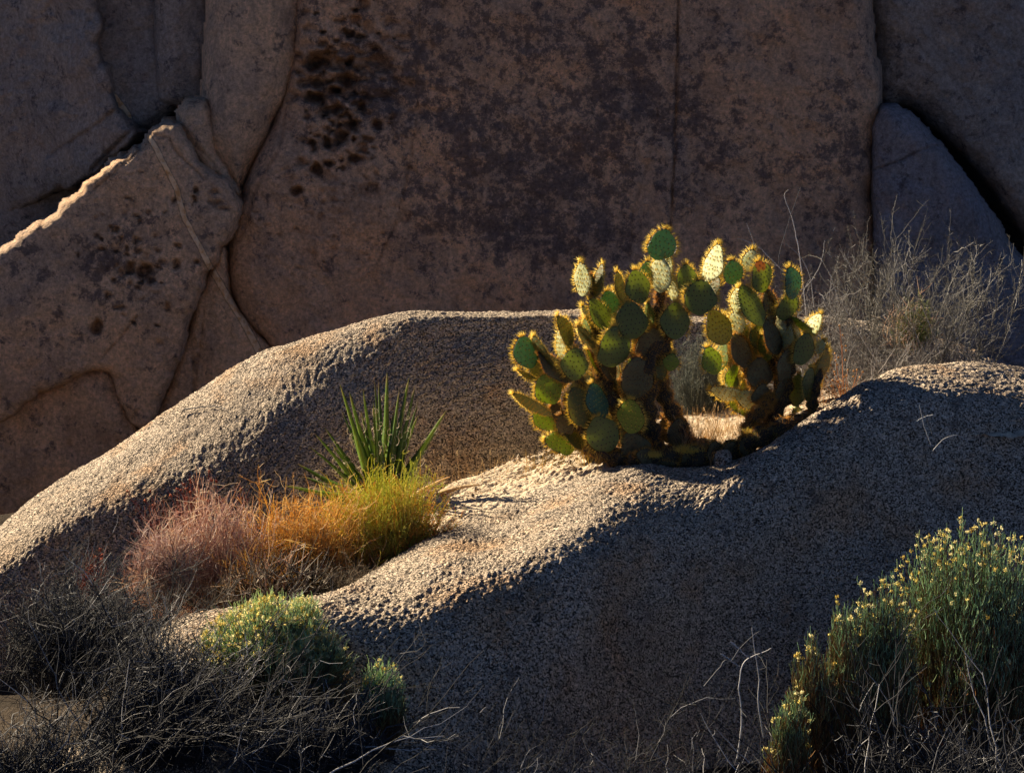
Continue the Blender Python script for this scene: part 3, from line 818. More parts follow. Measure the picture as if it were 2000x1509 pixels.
    Pn = surf(A[:, 0], A[:, 1], A[:, 2], A[:, 3], A[:, 4])
    up = np.where(rim == 2, 1.4, np.where(rim == 1, (A[:, 0] - 0.45) * 1.3, (A[:, 0] - 0.5) * 0.3))
    D = nrmz(NRM[:, :1] * wv + NRM[:, 1:] * nn2 + up[:, None] * ax2)
    young_or_sunlit = kind in 'tlw'
    cnt = np.where(rim > 0, 12, {'g': 2, 'o': 3, 't': 3, 'l': 4, 'w': 7, 'b': 8}[kind])
    idx = np.repeat(np.arange(len(Pn)), cnt); nS = len(idx)
    R = np.random.default_rng(rs.randrange(10 ** 6))
    jit = R.normal(0, 1, (nS, 3))
    # spines on the faces sweep downwards, rim spines stand out
    down = -ax2 * 0.55 + np.array([0, 0, -0.25])
    d = D[idx] * np.where(rim[idx] > 0, 1.15, 0.55)[:, None] + jit * 0.40 + np.where(rim[idx] > 0, 0.0, 1.0)[:, None] * down
    # never through the pad
    if rim.max() >= 0:
        dn = (d * D[idx]).sum(1); d = d + D[idx] * np.maximum(0, 0.22 - dn)[:, None]
    Ls = np.where(rim[idx] > 0, R.uniform(0.012, 0.042, nS), R.uniform(0.008, 0.022, nS))
    if kind == 'b': Ls *= 0.75
    rr = np.where(rim[idx] > 0, 0.00105, 0.0009)
    V1, F1 = spikes(Pn[idx], d, Ls, rr)
    # areole cushions: low six sided domes
    Dn = nrmz(NRM[:, :1] * wv + NRM[:, 1:] * nn2)
    ref = np.broadcast_to(ax2, Dn.shape); aa = nrmz(np.cross(Dn, ref)); bb = np.cross(Dn, aa)
    rad = 0.0050 if kind == 'b' else 0.0044
    ang6 = np.arange(6) * math.pi / 3
    ring = Pn[:, None] + rad * (aa[:, None] * np.cos(ang6)[None, :, None] + bb[:, None] * np.sin(ang6)[None, :, None]) - Dn[:, None] * 0.0008
    top = (Pn + Dn * 0.0018)[:, None]
    V2 = np.concatenate([ring, top], 1).reshape(-1, 3)
    b7 = np.arange(len(Pn))[:, None] * 7
    F2 = np.concatenate([np.concatenate([b7 + q, b7 + (q + 1) % 6, b7 + 6], 1) for q in range(6)])
    so = mesh_obj("spines", np.concatenate([V1, V2]), np.concatenate([F1, F2 + len(V1)]),
                  [M_spine, M_areole, M_spine_o, M_spine_d], o,
                  mi=np.concatenate([np.tile(np.where(rim[idx] > 0, 2 if kind in 'b' else 0, 3 if kind in 'gb' else (2 if kind == 'o' else 0)), 3), np.ones(len(F2), int)]))  # shade put into darker face spines on green and olive pads; old pads browner
    so["kind"] = "stuff"
    return o

def trunk(root, pts, name="stem", hair=260, seed=0, tuft=1.0):
    """pts: list of (px,py,Y,radius_px)"""
    ctrl = np.array([list(P(a, b, y)) + [r * y / FPX] for a, b, y, r in pts])
    C = cr(ctrl, 14 * len(pts)); n = len(C)
    t = nrmz(np.gradient(C[:, :3], axis=0)); ref = np.array([0, 1.0, 0]) + 0 * t
    a = nrmz(np.cross(t, ref)); b = np.cross(t, a)
    ph = np.linspace(0, 2 * math.pi, 22, endpoint=False)
    U = np.arange(n)[:, None] * 0.35 + 0 * ph; Vv = ph[None] * 2.2 + 0 * U
    r = C[:, 3][:, None] * (1 + 0.55 * fbm(U * .5, Vv * .6, 2, seed) + 0.18 * fbm(U * 2, Vv * 2, 3, seed + 3))
    # joints: the stem is a chain of old pads
    r = r * (1 + 0.16 * np.cos(U * 1.55))
    tap = np.minimum(1, np.minimum(np.arange(n), np.arange(n)[::-1]) / 3.0 + 0.15)[:, None]; r = r * np.sqrt(tap)
    V = C[:, None, :3] + r[..., None] * (a[:, None] * np.cos(ph)[None, :, None] + b[:, None] * np.sin(ph)[None, :, None])
    i = np.arange(n - 1)[:, None] * 22; j = np.arange(22)[None]
    F = np.stack([i + j, i + (j + 1) % 22, i + 22 + (j + 1) % 22, i + 22 + j], -1).reshape(-1, 4)
    o = mesh_obj(name, V.reshape(-1, 3), F, M_bark, root)
    R = np.random.default_rng(seed + 5)
    k = R.integers(0, n, hair * 6); q = R.integers(0, 22, hair * 6)
    p = V[k, q]; d = nrmz(p - C[k, :3]) + R.normal(0, .5, (hair * 6, 3))
    V1, F1 = spikes(p, d, R.uniform(.010, .028, hair * 6) * tuft, 0.0011)
    so = mesh_obj("spines", V1, F1, M_spine_o, o); so["kind"] = "stuff"
    return o

YL, YR = 8.0, 8.15
rs = random.Random(12)
cl = empty("prickly_pear", P(1265, 915, YL - 0.1))
setp(cl, "larger spiny prickly pear on the left, its top teal pad clear of the crown", "cactus", "prickly pears on the boulder ridge")
def filler(lst, n, dlo, dhi, seed, kinds):
    # pads deeper inside the plant, glimpsed between the ones in front
    q = random.Random(seed); out = []
    for _ in range(n):
        a = q.choice(lst); b = q.choice([x for x in lst if 20 < math.hypot(x[0] - a[0], x[1] - a[1]) < 110])
        f = q.uniform(.3, .7); x = a[0] * (1 - f) + b[0] * f; y = a[1] * (1 - f) + b[1] * f + 10
        out.append((x, y, q.uniform(50, 66), q.uniform(18, 44), (a[4] + b[4]) / 2 + q.uniform(-15, 15), q.choice([1, -1, -1]), q.uniform(dlo, dhi), q.choice(kinds)))
    return out
for s in LEFT: make_pad(cl, s, YL, rs)
for s in filler([x for x in LEFT if x[1] > 590], 34, .08, .26, 5, 'gobblo'): make_pad(cl, s, YL, rs)
trunk(cl, [(1330, 905, YL - .08, 26), (1290, 900, YL - .10, 24), (1250, 880, YL - .10, 22), (1225, 840, YL - .08, 18), (1240, 780, YL - .04, 17), (1262, 720, YL - .04, 18), (1285, 660, YL, 15)], seed=1, hair=500)
trunk(cl, [(1290, 905, YL - .05, 20), (1275, 860, YL, 20), (1262, 810, YL + .02, 20), (1268, 750, YL + .02, 20), (1290, 690, YL, 15), (1306, 650, YL, 12)], seed=2, hair=420)
trunk(cl, [(1345, 895, YL + .06, 17), (1335, 850, YL + .08, 18), (1312, 805, YL + .08, 15), (1296, 760, YL + .06, 14), (1290, 720, YL + .05, 14)], seed=3, hair=360)
trunk(cl, [(1240, 895, YL - .14, 20), (1190, 880, YL - .14, 12), (1150, 850, YL - .10, 11), (1118, 820, YL - .06, 12), (1108, 780, YL - .04, 12), (1130, 745, YL, 12)], seed=4, hair=300)
trunk(cl, [(1225, 905, YL - .2, 18), (1180, 890, YL - .2, 11), (1140, 874, YL - .18, 9)], seed=5, hair=160)
trunk(cl, [(1238, 850, YL - .05, 16), (1205, 800, YL - .02, 15), (1178, 745, YL, 14), (1165, 690, YL + .02, 11), (1160, 640, YL + .03, 9)], seed=6, hair=360)
trunk(cl, [(1278, 720, YL + .02, 13), (1282, 660, YL + .02, 11), (1288, 600, YL + .02, 9), (1292, 560, YL, 8)], seed=7, hair=240)
trunk(cl, [(1290, 665, YL, 10), (1315, 640, YL + .02, 8), (1345, 600, YL - .02, 7), (1362, 580, YL - .08, 6)], seed=8, hair=160)
trunk(cl, [(1228, 925, YL - .32, 5), (1232, 905, YL - .26, 7), (1240, 890, YL - .2, 9)], seed=9, hair=30)
cr_ = empty("prickly_pear", P(1510, 850, YR - 0.1))
setp(cr_, "smaller spiny prickly pear cactus on the right, with one pad rotted orange at its top", "cactus", "prickly pears on the boulder ridge")
for s in RIGHT: make_pad(cr_, s, YR, rs)
for s in filler([x for x in RIGHT if x[1] > 600], 24, .06, .22, 6, 'gobbow'): make_pad(cr_, s, YR, rs)
trunk(cr_, [(1500, 850, YR - .12, 22), (1518, 800, YR - .08, 17), (1530, 755, YR - .05, 15), (1538, 710, YR - .04, 14), (1545, 670, YR, 11), (1540, 620, YR, 8)], seed=11, hair=380)
trunk(cr_, [(1590, 832, YR - .2, 13), (1586, 800, YR - .12, 9), (1590, 760, YR - .06, 10), (1600, 720, YR, 9)], seed=12, hair=160)
trunk(cr_, [(1530, 740, YR - .03, 12), (1508, 700, YR, 10), (1504, 650, YR + .02, 9), (1506, 600, YR + .02, 8), (1490, 560, YR, 6)], seed=13, hair=220)
trunk(cr_, [(1500, 800, YR - .05, 15), (1478, 760, YR, 12), (1462, 720, YR + .02, 10), (1450, 680, YR + .02, 9), (1440, 640, YR + .02, 7)], seed=14, hair=220)
trunk(cr_, [(1225, 900, 7.74, 17), (1270, 903, 7.74, 22), (1340, 897, 7.76, 24), (1400, 889, 7.78, 22), (1440, 876, 7.80, 18), (1480, 858, 7.80, 20), (1530, 839, 7.84, 19), (1575, 823, 7.88, 14), (1598, 818, 7.9, 8)], seed=15, hair=560)
st = trunk(cr_, [(1462, 850, YR - .22, 15), (1466, 826, YR - .2, 13), (1482, 806, YR - .18, 12), (1498, 788, YR - .14, 11), (1506, 768, YR - .10, 9)], seed=16, hair=620, tuft=1.25)
setp(st, "arching stem thick with bright golden spines")
for q_ in [(1262, 896, 44, 30, -60, 7.70), (1300, 908, 40, 22, 80, 7.68), (1395, 884, 44, 34, -10, 7.74), (1425, 880, 38, 26, 30, 7.74), (1458, 872, 40, 26, -35, 7.76), (1505, 850, 40, 30, 10, 7.80), (1545, 836, 36, 24, -20, 7.84), (1350, 892, 46, 36, 10, 7.72)]:
    make_pad(cr_ if q_[0] > 1380 else cl, (*q_[:5], -1, 0, 'b'), q_[5], rs)
# tufts of golden spines where fallen pads have rooted
def tuft(root, px, py, Y, w, n, seed):
    R = np.random.default_rng(seed)
    c = P(px, py, Y); p = c + R.normal(0, 1, (n, 3)) * np.array([w, w * .6, w * .25])
    d = R.normal(0, .5, (n, 3)) + np.array([0, 0, 1.0])
    V1, F1 = spikes(p, d, R.uniform(.018, .038, n), .0011)
    mesh_obj("spine_tuft", V1, F1, M_spine, root)["kind"] = "stuff"
tuft(cl, 1278, 890, 7.68, .018, 260, 1); tuft(cl, 1342, 880, 7.70, .028, 420, 2); tuft(cr_, 1478, 850, YR - .34, .05, 500, 3)
# ================================================================ yucca
M_leaf, nt, out = new_mat("yucca_leaf"); nb = NB(nt)
co = nb.coord()
c = nb.mix(nb.ramp(nb.noise(co, 9, 4, .6), [(0.35, 0.0), (0.65, 1.0)]), (0.055, 0.12, 0.022), (0.13, 0.20, 0.035))
tip = nb.attr("tip")
c = nb.mix(nb.ramp(tip, [(0.86, 0.0), (0.97, 1.0)]), c, (0.28, 0.17, 0.08))
p = nb.n("ShaderNodeBsdfPrincipled"); nb.l(c, p.inputs["Base Color"]); p.inputs["Roughness"].default_value = .42
nb.l(nb.bump(nb.noise(nb.coord((40, 40, 2)), 6, 3, .6), .4, .003), p.inputs["Normal"])
t = nb.n("ShaderNodeBsdfTranslucent"); t.inputs[0].default_value = (0.34, 0.42, 0.05, 1)
mx = nb.n("ShaderNodeMixShader"); mx.inputs[0].default_value = .35
nb.l(p.outputs[0], mx.inputs[1]); nb.l(t.outputs[0], mx.inputs[2]); nb.l(mx.outputs[0], out.inputs[0])
M_fiber = spine_mat("fibre", (0.75, 0.66, 0.50), (0.8, 0.7, 0.5), .4)
M_straw = spine_mat("straw", (0.62, 0.46, 0.26), (0.8, 0.5, 0.2), .35)
YY = 7.75
def leaf(root, tip, base, w, Ytip, curl=0.0, mat=None, seed=0, name="leaf"):
    a = P(base[0], base[1], YY); b = P(tip[0], tip[1], Ytip)
    k = 18; s = np.linspace(0, 1, k)
    mid = (a + b) / 2 + np.array([0, 0, curl])
    C = quadpath(a[None], mid[None], b[None], k)[0]
    t = nrmz(np.gradient(C, axis=0)); side = nrmz(np.cross(t, np.array([0, 1.0, 0]) + 0 * t))
    R = np.random.default_rng(seed); tw = R.uniform(-.9, .9)
    nrm = np.cross(side, t); side = side * math.cos(tw) + nrm * math.sin(tw); nrm = np.cross(side, t)
    ww = 1.6 * w * YY / FPX * (0.75 + 0.5 * np.sin(np.pi * np.minimum(s * 1.6, 1))) * np.power(1 - s, 0.55) / 1.1 + .0006
    V = np.stack([C - side * ww[:, None] + nrm * (.35 * ww)[:, None], C + nrm * (-.10 * ww)[:, None], C + side * ww[:, None] + nrm * (.35 * ww)[:, None], C + nrm * (-.32 * ww)[:, None]], 1)
    i = np.arange(k - 1)[:, None] * 4; j = np.arange(4)[None]
    F = np.stack([i + j, i + (j + 1) % 4, i + 4 + (j + 1) % 4, i + 4 + j], -1).reshape(-1, 4)
    o = mesh_obj(name, V.reshape(-1, 3), F, mat or M_leaf, root)
    add_attr(o, "tip", np.repeat(s, 4))
    # curly pale fibres peeling off both margins
    n = 12; q = R.integers(3, k - 4, n); sg = R.choice([-1, 1], n)
    st = C[q] + side[q] * (ww[q] * sg)[:, None]
    m = 16; th = np.linspace(0, 1, m)[None] * R.uniform(2, 7.5, n)[:, None]; rad = R.uniform(.006, .022, n)[:, None] * (0.5 + np.linspace(0, 1, m))
    o1 = (side[q] * sg[:, None])[:, None]; o2 = t[q][:, None] * R.choice([-1, 1], n)[:, None, None]
    path = st[:, None] + o1 * (rad * np.sin(th))[..., None] + o2 * (rad * (1 - np.cos(th)))[..., None] + nrm[q][:, None] * (R.normal(0, .012, n)[:, None] * np.linspace(0, 1, m))[..., None]
    Vf, Ff = tubes(path, .0015, .0009)
    mesh_obj("fibres", Vf, Ff, M_fiber, o)["kind"] = "stuff"
yr = empty("yucca", P(748, 985, YY) + np.array([0, 0, -.12]))
setp(yr, "spiky green yucca with stiff leaves and curling white fibres, behind the golden shrub", "yucca")
LV = [((664,750),(712,930),7),((682,765),(728,930),7),((709,761),(736,925),6),((729,785),(738,930),5),((731,740),(748,930),7),((739,742),(752,930),7),((756,727),(758,930),8),((735,793),(742,935),8),
      ((799,737),(766,930),7),((811,752),(774,925),8),((817,782),(768,925),7),((816,811),(772,945),7),((872,801),(782,955),8),((856,835),(786,955),7),((666,798),(718,930),6),((634,835),(694,945),6),
      ((616,848),(680,940),5),((604,872),(675,955),6),((580,905),(660,968),6),((556,948),(650,985),6),((590,930),(680,990),6),((705,800),(730,930),6),((842,862),(790,960),6),((780,760),(762,930),6),((650,870),(700,950),6),((770,800),(760,935),8),((720,850),(740,940),9),((795,850),(768,945),8)]
r4 = random.Random(3)
for i_, (tp, bs, w) in enumerate(LV):
    bx = 748 + (bs[0] - 748) * 0.35; 
    leaf(yr, tp, (bx, 985), w, YY + r4.uniform(-.16, .16), curl=r4.uniform(0, .03), seed=i_)
o_ = leaf(yr, (941, 946), (800, 990), 6, YY - .15, curl=.05, mat=M_straw, seed=50, name="dead_leaf")
leaf(yr, (905, 1003), (790, 1005), 4, YY - .25, curl=.05, mat=M_straw, seed=51, name="dead_leaf")
leaf(yr, (880, 930), (790, 985), 4, YY + .1, curl=.03, mat=M_straw, seed=52, name="dead_leaf")
R = np.random.default_rng(8)
k = 140; c0 = P(748, 985, YY); b0 = c0 + R.normal(0, 1, (k, 3)) * np.array([.06, .05, .02]); az = R.uniform(0, 2 * math.pi, k)
e0 = b0 + np.stack([np.cos(az) * R.uniform(.05, .28, k), np.sin(az) * R.uniform(.05, .2, k), R.uniform(-.12, .14, k)], -1)
V1, F1 = tubes(quadpath(b0, (b0 + e0) / 2 + np.array([0, 0, .05]), e0, 7), .004, .0008)
mesh_obj("dead_leaf_skirt", V1, F1, M_straw, yr)
V1, F1 = tubes(quadpath(c0[None] + [0, 0, .02], c0[None] - [0, 0, .1], c0[None] - [0, 0, .35], 6), .05, .06, 12)
mesh_obj("stem", V1, F1, PM['b'], yr)

# ================================================================ shrubs
def twig_mat(name, stops, tr=0.35, tcol=None, rough=0.7, zlo=0.0, zhi=1.0):
    """stops: colour ramp over the strand tone attribute"""
    m, nt, out = new_mat(name); nb = NB(nt)
    c = nb.ramp(nb.attr("tone"), stops)
    p = nb.n("ShaderNodeBsdfPrincipled"); nb.l(c, p.inputs["Base Color"]); p.inputs["Roughness"].default_value = rough; p.inputs["Specular IOR Level"].default_value = .25
    t = nb.n("ShaderNodeBsdfTranslucent"); nb.l(nb.mix(0.5, c, nb.mix(1.0, c, (1.35, 1.2, .9), 'MULTIPLY')), t.inputs[0])
    mx = nb.n("ShaderNodeMixShader"); mx.inputs[0].default_value = tr
    nb.l(p.outputs[0], mx.inputs[1]); nb.l(t.outputs[0], mx.inputs[2]); nb.l(mx.outputs[0], out.inputs[0])
    return m

def strands_obj(name, parts, mat, parent):
    """parts: list of (V,F,tone per vert)"""
    Vs = []; Fs = {3: [], 4: []}; T = []; b = 0
    for V, F, tn in parts:
        Vs.append(V); Fs[F.shape[1]].append(F + b); T.append(np.broadcast_to(tn, (len(V),))); b += len(V)
    o = mesh_obj(name, np.concatenate(Vs), [np.concatenate(f) for f in Fs.values() if f], mat, parent)
    add_attr(o, "tone", np.concatenate(T))
    if parent is not None and sum(len(v) for v in Vs) > 900: o["kind"] = "stuff"
    return o

def broom(c, rx, ry, h, n, R, base_r=.25, up=.6, k=7, lean=(0, 0), jit=.05, minf=.55, var=.55):
    """stems fanning from a small base to a dome; returns (n,k,3)"""
    az = R.uniform(0, 2 * math.pi, n); rr = np.sqrt(R.uniform(0, 1, n)); f = R.uniform(minf, 1.0, n)
    el = np.sqrt(np.clip(1 - rr ** 2.4, 0, 1))
    so_ = R.uniform(0, 90); f = f * (1 + var * vnoise(np.cos(az) * rr * 2.6 + so_, np.sin(az) * rr * 2.6 + so_, 7))
    tip = c + np.stack([rx * rr * np.cos(az) * f + lean[0] * h, ry * rr * np.sin(az) * f + lean[1] * h, h * (0.15 + .85 * el) * f], -1)
    base = c + np.stack([rx * base_r * rr * np.cos(az + R.normal(0, .3, n)), ry * base_r * rr * np.sin(az), R.uniform(-.03, .02, n)], -1)
    mid = base * .55 + tip * .45; mid[:, 2] += (tip[:, 2] - base[:, 2]) * (up - .45) * .6
    mid += R.normal(0, jit * h, (n, 3))
    return quadpath(base, mid, tip, k)

def twigs(paths, m, R, lo=.35, hi=1.0, L=(.03, .08), spread=.6, k=4, up=.2):
    """side twigs from the given strands"""
    n, kk, _ = paths.shape
    i = R.integers(0, n, m); s = R.uniform(lo, hi, m) * (kk - 1.001); j = s.astype(int); f = (s - j)[:, None]
    p = paths[i, j] * (1 - f) + paths[i, j + 1] * f
    d = nrmz(paths[i, j + 1] - paths[i, j]) + R.normal(0, spread, (m, 3)) + np.array([0, 0, up])
    d = nrmz(d); Ls = R.uniform(L[0], L[1], m)[:, None]
    e = p + d * Ls; mid = (p + e) / 2 + R.normal(0, .12, (m, 3)) * Ls
    return quadpath(p, mid, e, k)

def tone(paths, sides, fn):
    """tone per vertex from fn(paths)->(n,k)"""
    t = fn(paths); return np.repeat(t, sides, axis=1).ravel()

def px(v, Y): return v * Y / FPX

# ---- golden green broom shrub in front of the yucca
def shrub_gold():
    R = np.random.default_rng(21); c = P(752, 1150, 7.05)
    o = empty("shrub", c); rx = px(188, 7.0); h = px(268, 7.0)
    setp(o, "round broom-like shrub turning yellow-green to orange, just below the yucca", "shrub")
    A = broom(c, rx, .26, h, 1000, R, .35, .5, 8, (0, 0), .09, .5)
    B = twigs(A, 7500, R, .40, 1, (.015, .07), 1.1, 4, .25)
    C_ = twigs(A, 1800, R, .0, .5, (.05, .14), .8, 4, .1)
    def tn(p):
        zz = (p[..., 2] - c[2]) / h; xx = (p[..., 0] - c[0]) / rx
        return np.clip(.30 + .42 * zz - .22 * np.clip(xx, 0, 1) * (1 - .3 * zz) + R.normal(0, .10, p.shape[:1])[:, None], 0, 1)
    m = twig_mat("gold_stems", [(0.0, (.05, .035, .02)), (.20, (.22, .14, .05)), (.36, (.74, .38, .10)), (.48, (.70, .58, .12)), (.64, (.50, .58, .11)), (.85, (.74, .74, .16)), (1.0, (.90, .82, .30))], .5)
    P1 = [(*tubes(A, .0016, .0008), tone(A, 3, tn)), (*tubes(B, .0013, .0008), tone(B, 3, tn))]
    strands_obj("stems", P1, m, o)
    m2 = twig_mat("dark_twigs", [(0, (.05, .04, .03)), (1, (.16, .12, .09))], .1)
    strands_obj("dead_twigs", [(*tubes(C_, .0014, .0007), R.uniform(0, 1))], m2, o)
    H = broom(c, rx, .26, h, 330, R, .35, .5, 8, (0, 0), .14, .6); H2 = twigs(H, 1500, R, .4, 1, (.03, .10), 1.0, 5, .3)  # thicker, brighter strands painted in as highlights
    strands_obj("stems", [(*tubes(H, .0022, .0012), np.repeat(R.uniform(.3, 1, len(H)), 24)), (*tubes(H2, .0017, .0010), np.repeat(R.uniform(.3, 1, len(H2)), 15))], m, o)
    # small bracts at the tips
    tp = np.concatenate([A[:, -1], B[R.integers(0, len(B), 2400), -1]]); tp = tp[(tp[:, 2] - c[2]) > h * .45]
    V, F = spikes(tp, R.normal(0, 1, tp.shape) + [0, 0, .8], .011, .0020)
    o2 = strands_obj("bracts", [(V, F, .5 + .4 * np.repeat(R.uniform(0, 1, len(tp)), 4))], m, o)
    return o
shrub_gold()

M_mixed = twig_mat('mixed_straw', [(0, (.20, .12, .11)), (.5, (.52, .33, .29)), (.65, (.74, .54, .42)), (.8, (.84, .72, .62)), (1, (.92, .88, .84))], .4)
M_gold = twig_mat('gold_straw', [(0, (.25, .15, .06)), (.45, (.60, .36, .10)), (.65, (.85, .56, .14)), (.85, (.92, .72, .26)), (1, (.95, .86, .56))], .45)
def shrub_simple(label, pxx, pyb, Y, wpx, hpx, seed, stops, n=900, n2=2600, tr=.35, ry=None, r0=.0014, spread=.5, tonefn=None, tl=(.03, .09), group=None, name="shrub", cat="shrub", lean=(0, 0), base_r=.35, up2=.2, minf=.5, extra=None):
    R = np.random.default_rng(seed); c = P(pxx, pyb, Y); o = empty(name, c)
    setp(o, label, cat, group)
    rx = px(wpx / 2, Y); h = px(hpx, Y); ry = ry or rx * .7
    A = broom(c, rx, ry, h, int(n * .4), R, base_r, .5, 7, lean, .12, minf)
    B = twigs(A, int(n2 * .7), R, .25, 1, (tl[0], tl[1] * 1.35), spread * 1.9, 5, up2); B[:, 1:-1] += R.normal(0, .004, B[:, 1:-1].shape)
    B = np.concatenate([B, twigs(B, n2 // 2, R, .3, 1, (.015, .05), .9, 5, .1)])
    tf = tonefn or (lambda q: np.clip((q[..., 2] - c[2]) / h * .5 + .25 + R.normal(0, .28, q.shape[:1])[:, None], 0, 1))  # tone climbs with height, painting sunlit tips over a darker base
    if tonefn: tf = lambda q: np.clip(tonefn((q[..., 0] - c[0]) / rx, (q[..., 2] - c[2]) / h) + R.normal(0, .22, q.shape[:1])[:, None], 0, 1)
    m = twig_mat(name + "_stems", stops, tr)
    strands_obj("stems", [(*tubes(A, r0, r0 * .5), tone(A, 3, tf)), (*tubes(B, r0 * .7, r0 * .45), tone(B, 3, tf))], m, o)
    if tr > .25:  # paler, thicker strands stand in for sunlit highlights
        m = M_gold if seed == 31 else M_mixed
        H = broom(c, rx, ry, h * 1.05, max(60, n // 5), R, base_r, .5, 8, lean, .22, .5); H2 = twigs(H, int(n * .9), R, .3, 1, (.03, .12), 1.2, 5, .2)
        strands_obj("stems", [(*tubes(H, r0 * 1.6, r0 * .8), np.repeat(R.uniform(.45, 1, len(H)), 24)), (*tubes(H2, r0 * 1.25, r0 * .7), np.repeat(R.uniform(.4, 1, len(H2)), 15))], m, o)
    return o, c, rx, h, A, B, R

shrub_simple("dry straw-yellow shrub leaning against the left side of the golden green shrub", 585, 1165, 6.85, 290, 235, 31,
    [(0, (.06, .045, .03)), (.25, (.30, .20, .10)), (.5, (.74, .48, .15)), (.8, (.88, .64, .24)), (1, (.90, .80, .62))], 900, 3600, .45, lean=(.05, 0))
shrub_simple("mauve and rust dry shrub in the middle of the brush on the left", 425, 1195, 6.8, 320, 255, 33,
    [(0, (.05, .035, .03)), (.2, (.24, .15, .13)), (.42, (.55, .32, .28)), (.6, (.70, .52, .48)), (.8, (.82, .68, .66)), (1, (.88, .76, .56))], 1000, 4200, .38, spread=.7,
    tonefn=lambda x, z: .32 + .34 * z + .12 * x)
shrub_simple("low pinkish grey dry shrub at the left end of the brush", 325, 1175, 6.6, 190, 150, 35,
    [(0, (.05, .04, .04)), (.4, (.40, .25, .25)), (.7, (.66, .52, .52)), (1, (.88, .78, .76))], 600, 2400, .3, spread=.75)
shrub_simple("yellow-twigged open shrub in front of the mauve one", 520, 1240, 6.5, 240, 180, 36,
    [(0, (.06, .045, .03)), (.35, (.22, .14, .07)), (.6, (.55, .33, .07)), (1, (.70, .50, .16))], 420, 1700, .4)
shrub_simple("dark leafless shrub in shade against the end of the front boulder", 690, 1215, 6.45, 210, 120, 37,
    [(0, (.03, .025, .022)), (.6, (.10, .08, .06)), (1, (.28, .22, .16))], 700, 2600, .1)

# thick woody bases showing under the brush
def woody(label, px0, py0, Y, w, n, L, seed):
    R = np.random.default_rng(seed); c = P(px0, py0, Y); b = c + R.normal(0, 1, (n, 3)) * [.03, .03, .01]
    e = b + nrmz(np.stack([R.normal(0, .8, n), R.normal(0, .4, n), np.full(n, .7)], -1)) * R.uniform(.5, 1, (n, 1)) * L
    A = quadpath(b, (b + e) / 2 + R.normal(0, .12 * L, (n, 3)), e, 10); A[:, 1:-1] += R.normal(0, .004, A[:, 1:-1].shape)
    B = twigs(A, n * 14, R, .3, 1, (.05, .16), .6, 6, .2)
    m = twig_mat("woody_base", [(0, (.03, .025, .02)), (.6, (.12, .095, .075)), (1, (.45, .40, .34))], .02)
    o = strands_obj("dead_branches", [(*tubes(A, w, w * .35, 6), np.repeat(R.uniform(0, 1, n), 60)), (*tubes(B, w * .35, w * .12, 4), np.repeat(R.uniform(0, 1, len(B)), 24))], m, None)
    setp(o, label, "dead shrub"); return o
woody("dark twisted woody base fanning out under the yellow-twigged shrub", 560, 1200, 6.45, .008, 16, .30, 101)
woody("bare woody stems under the golden shrub, in its shade", 700, 1165, 6.85, .006, 16, .26, 102)
woody("pale dead branches lying low in front of the mauve shrub", 440, 1205, 6.4, .005, 14, .30, 103)

# ---- red flowered buckwheat standing behind the mauve shrub
def buckwheat(label, px0, py0, Y, wpx, hpx, n, seed, heads=26):
    R = np.random.default_rng(seed); c = P(px0, py0, Y); o = empty("buckwheat", c)
    setp(o, label, "buckwheat")
    rx = px(wpx / 2, Y); h = px(hpx, Y)
    A = broom(c, rx, rx * .6, h, n, R, .4, .6, 7, (-.08, 0), .05, .6)
    m = twig_mat("red_stems", [(0, (.10, .03, .02)), (.5, (.32, .085, .05)), (1, (.50, .20, .12))], .3)
    B = twigs(A, n * 3, R, .4, 1, (.02, .07), .4, 4, .4)
    strands_obj("stems", [(*tubes(A, .0013, .0007), tone(A, 3, lambda q: R.uniform(0, 1, q.shape[:1])[:, None] + 0 * q[..., 0])), (*tubes(B, .0009, .0006), .5)], m, o)
    mf = twig_mat("red_heads", [(0, (.28, .055, .03)), (1, (.50, .15, .08))], .25)
    order = np.argsort(-A[:, -1, 2])[:heads * 2][::2]
    for q in order:
        p = A[q, -1]; k = 26
        d = nrmz(R.normal(0, 1, (k, 3))); V, F = spikes(p + d * .002, d, R.uniform(.005, .010, k), .0028)
        hd = strands_obj("flower_head", [(V, F, R.uniform(0, 1))], mf, o)
    return o
buckwheat("rusty red buckwheat with small dried flower heads, tips against the dark boulder", 400, 1150, 7.1, 330, 215, 260, 41, 34)
buckwheat("small dark red buckwheat at the far left edge of the brush", 190, 1190, 6.4, 90, 115, 90, 42, 12)

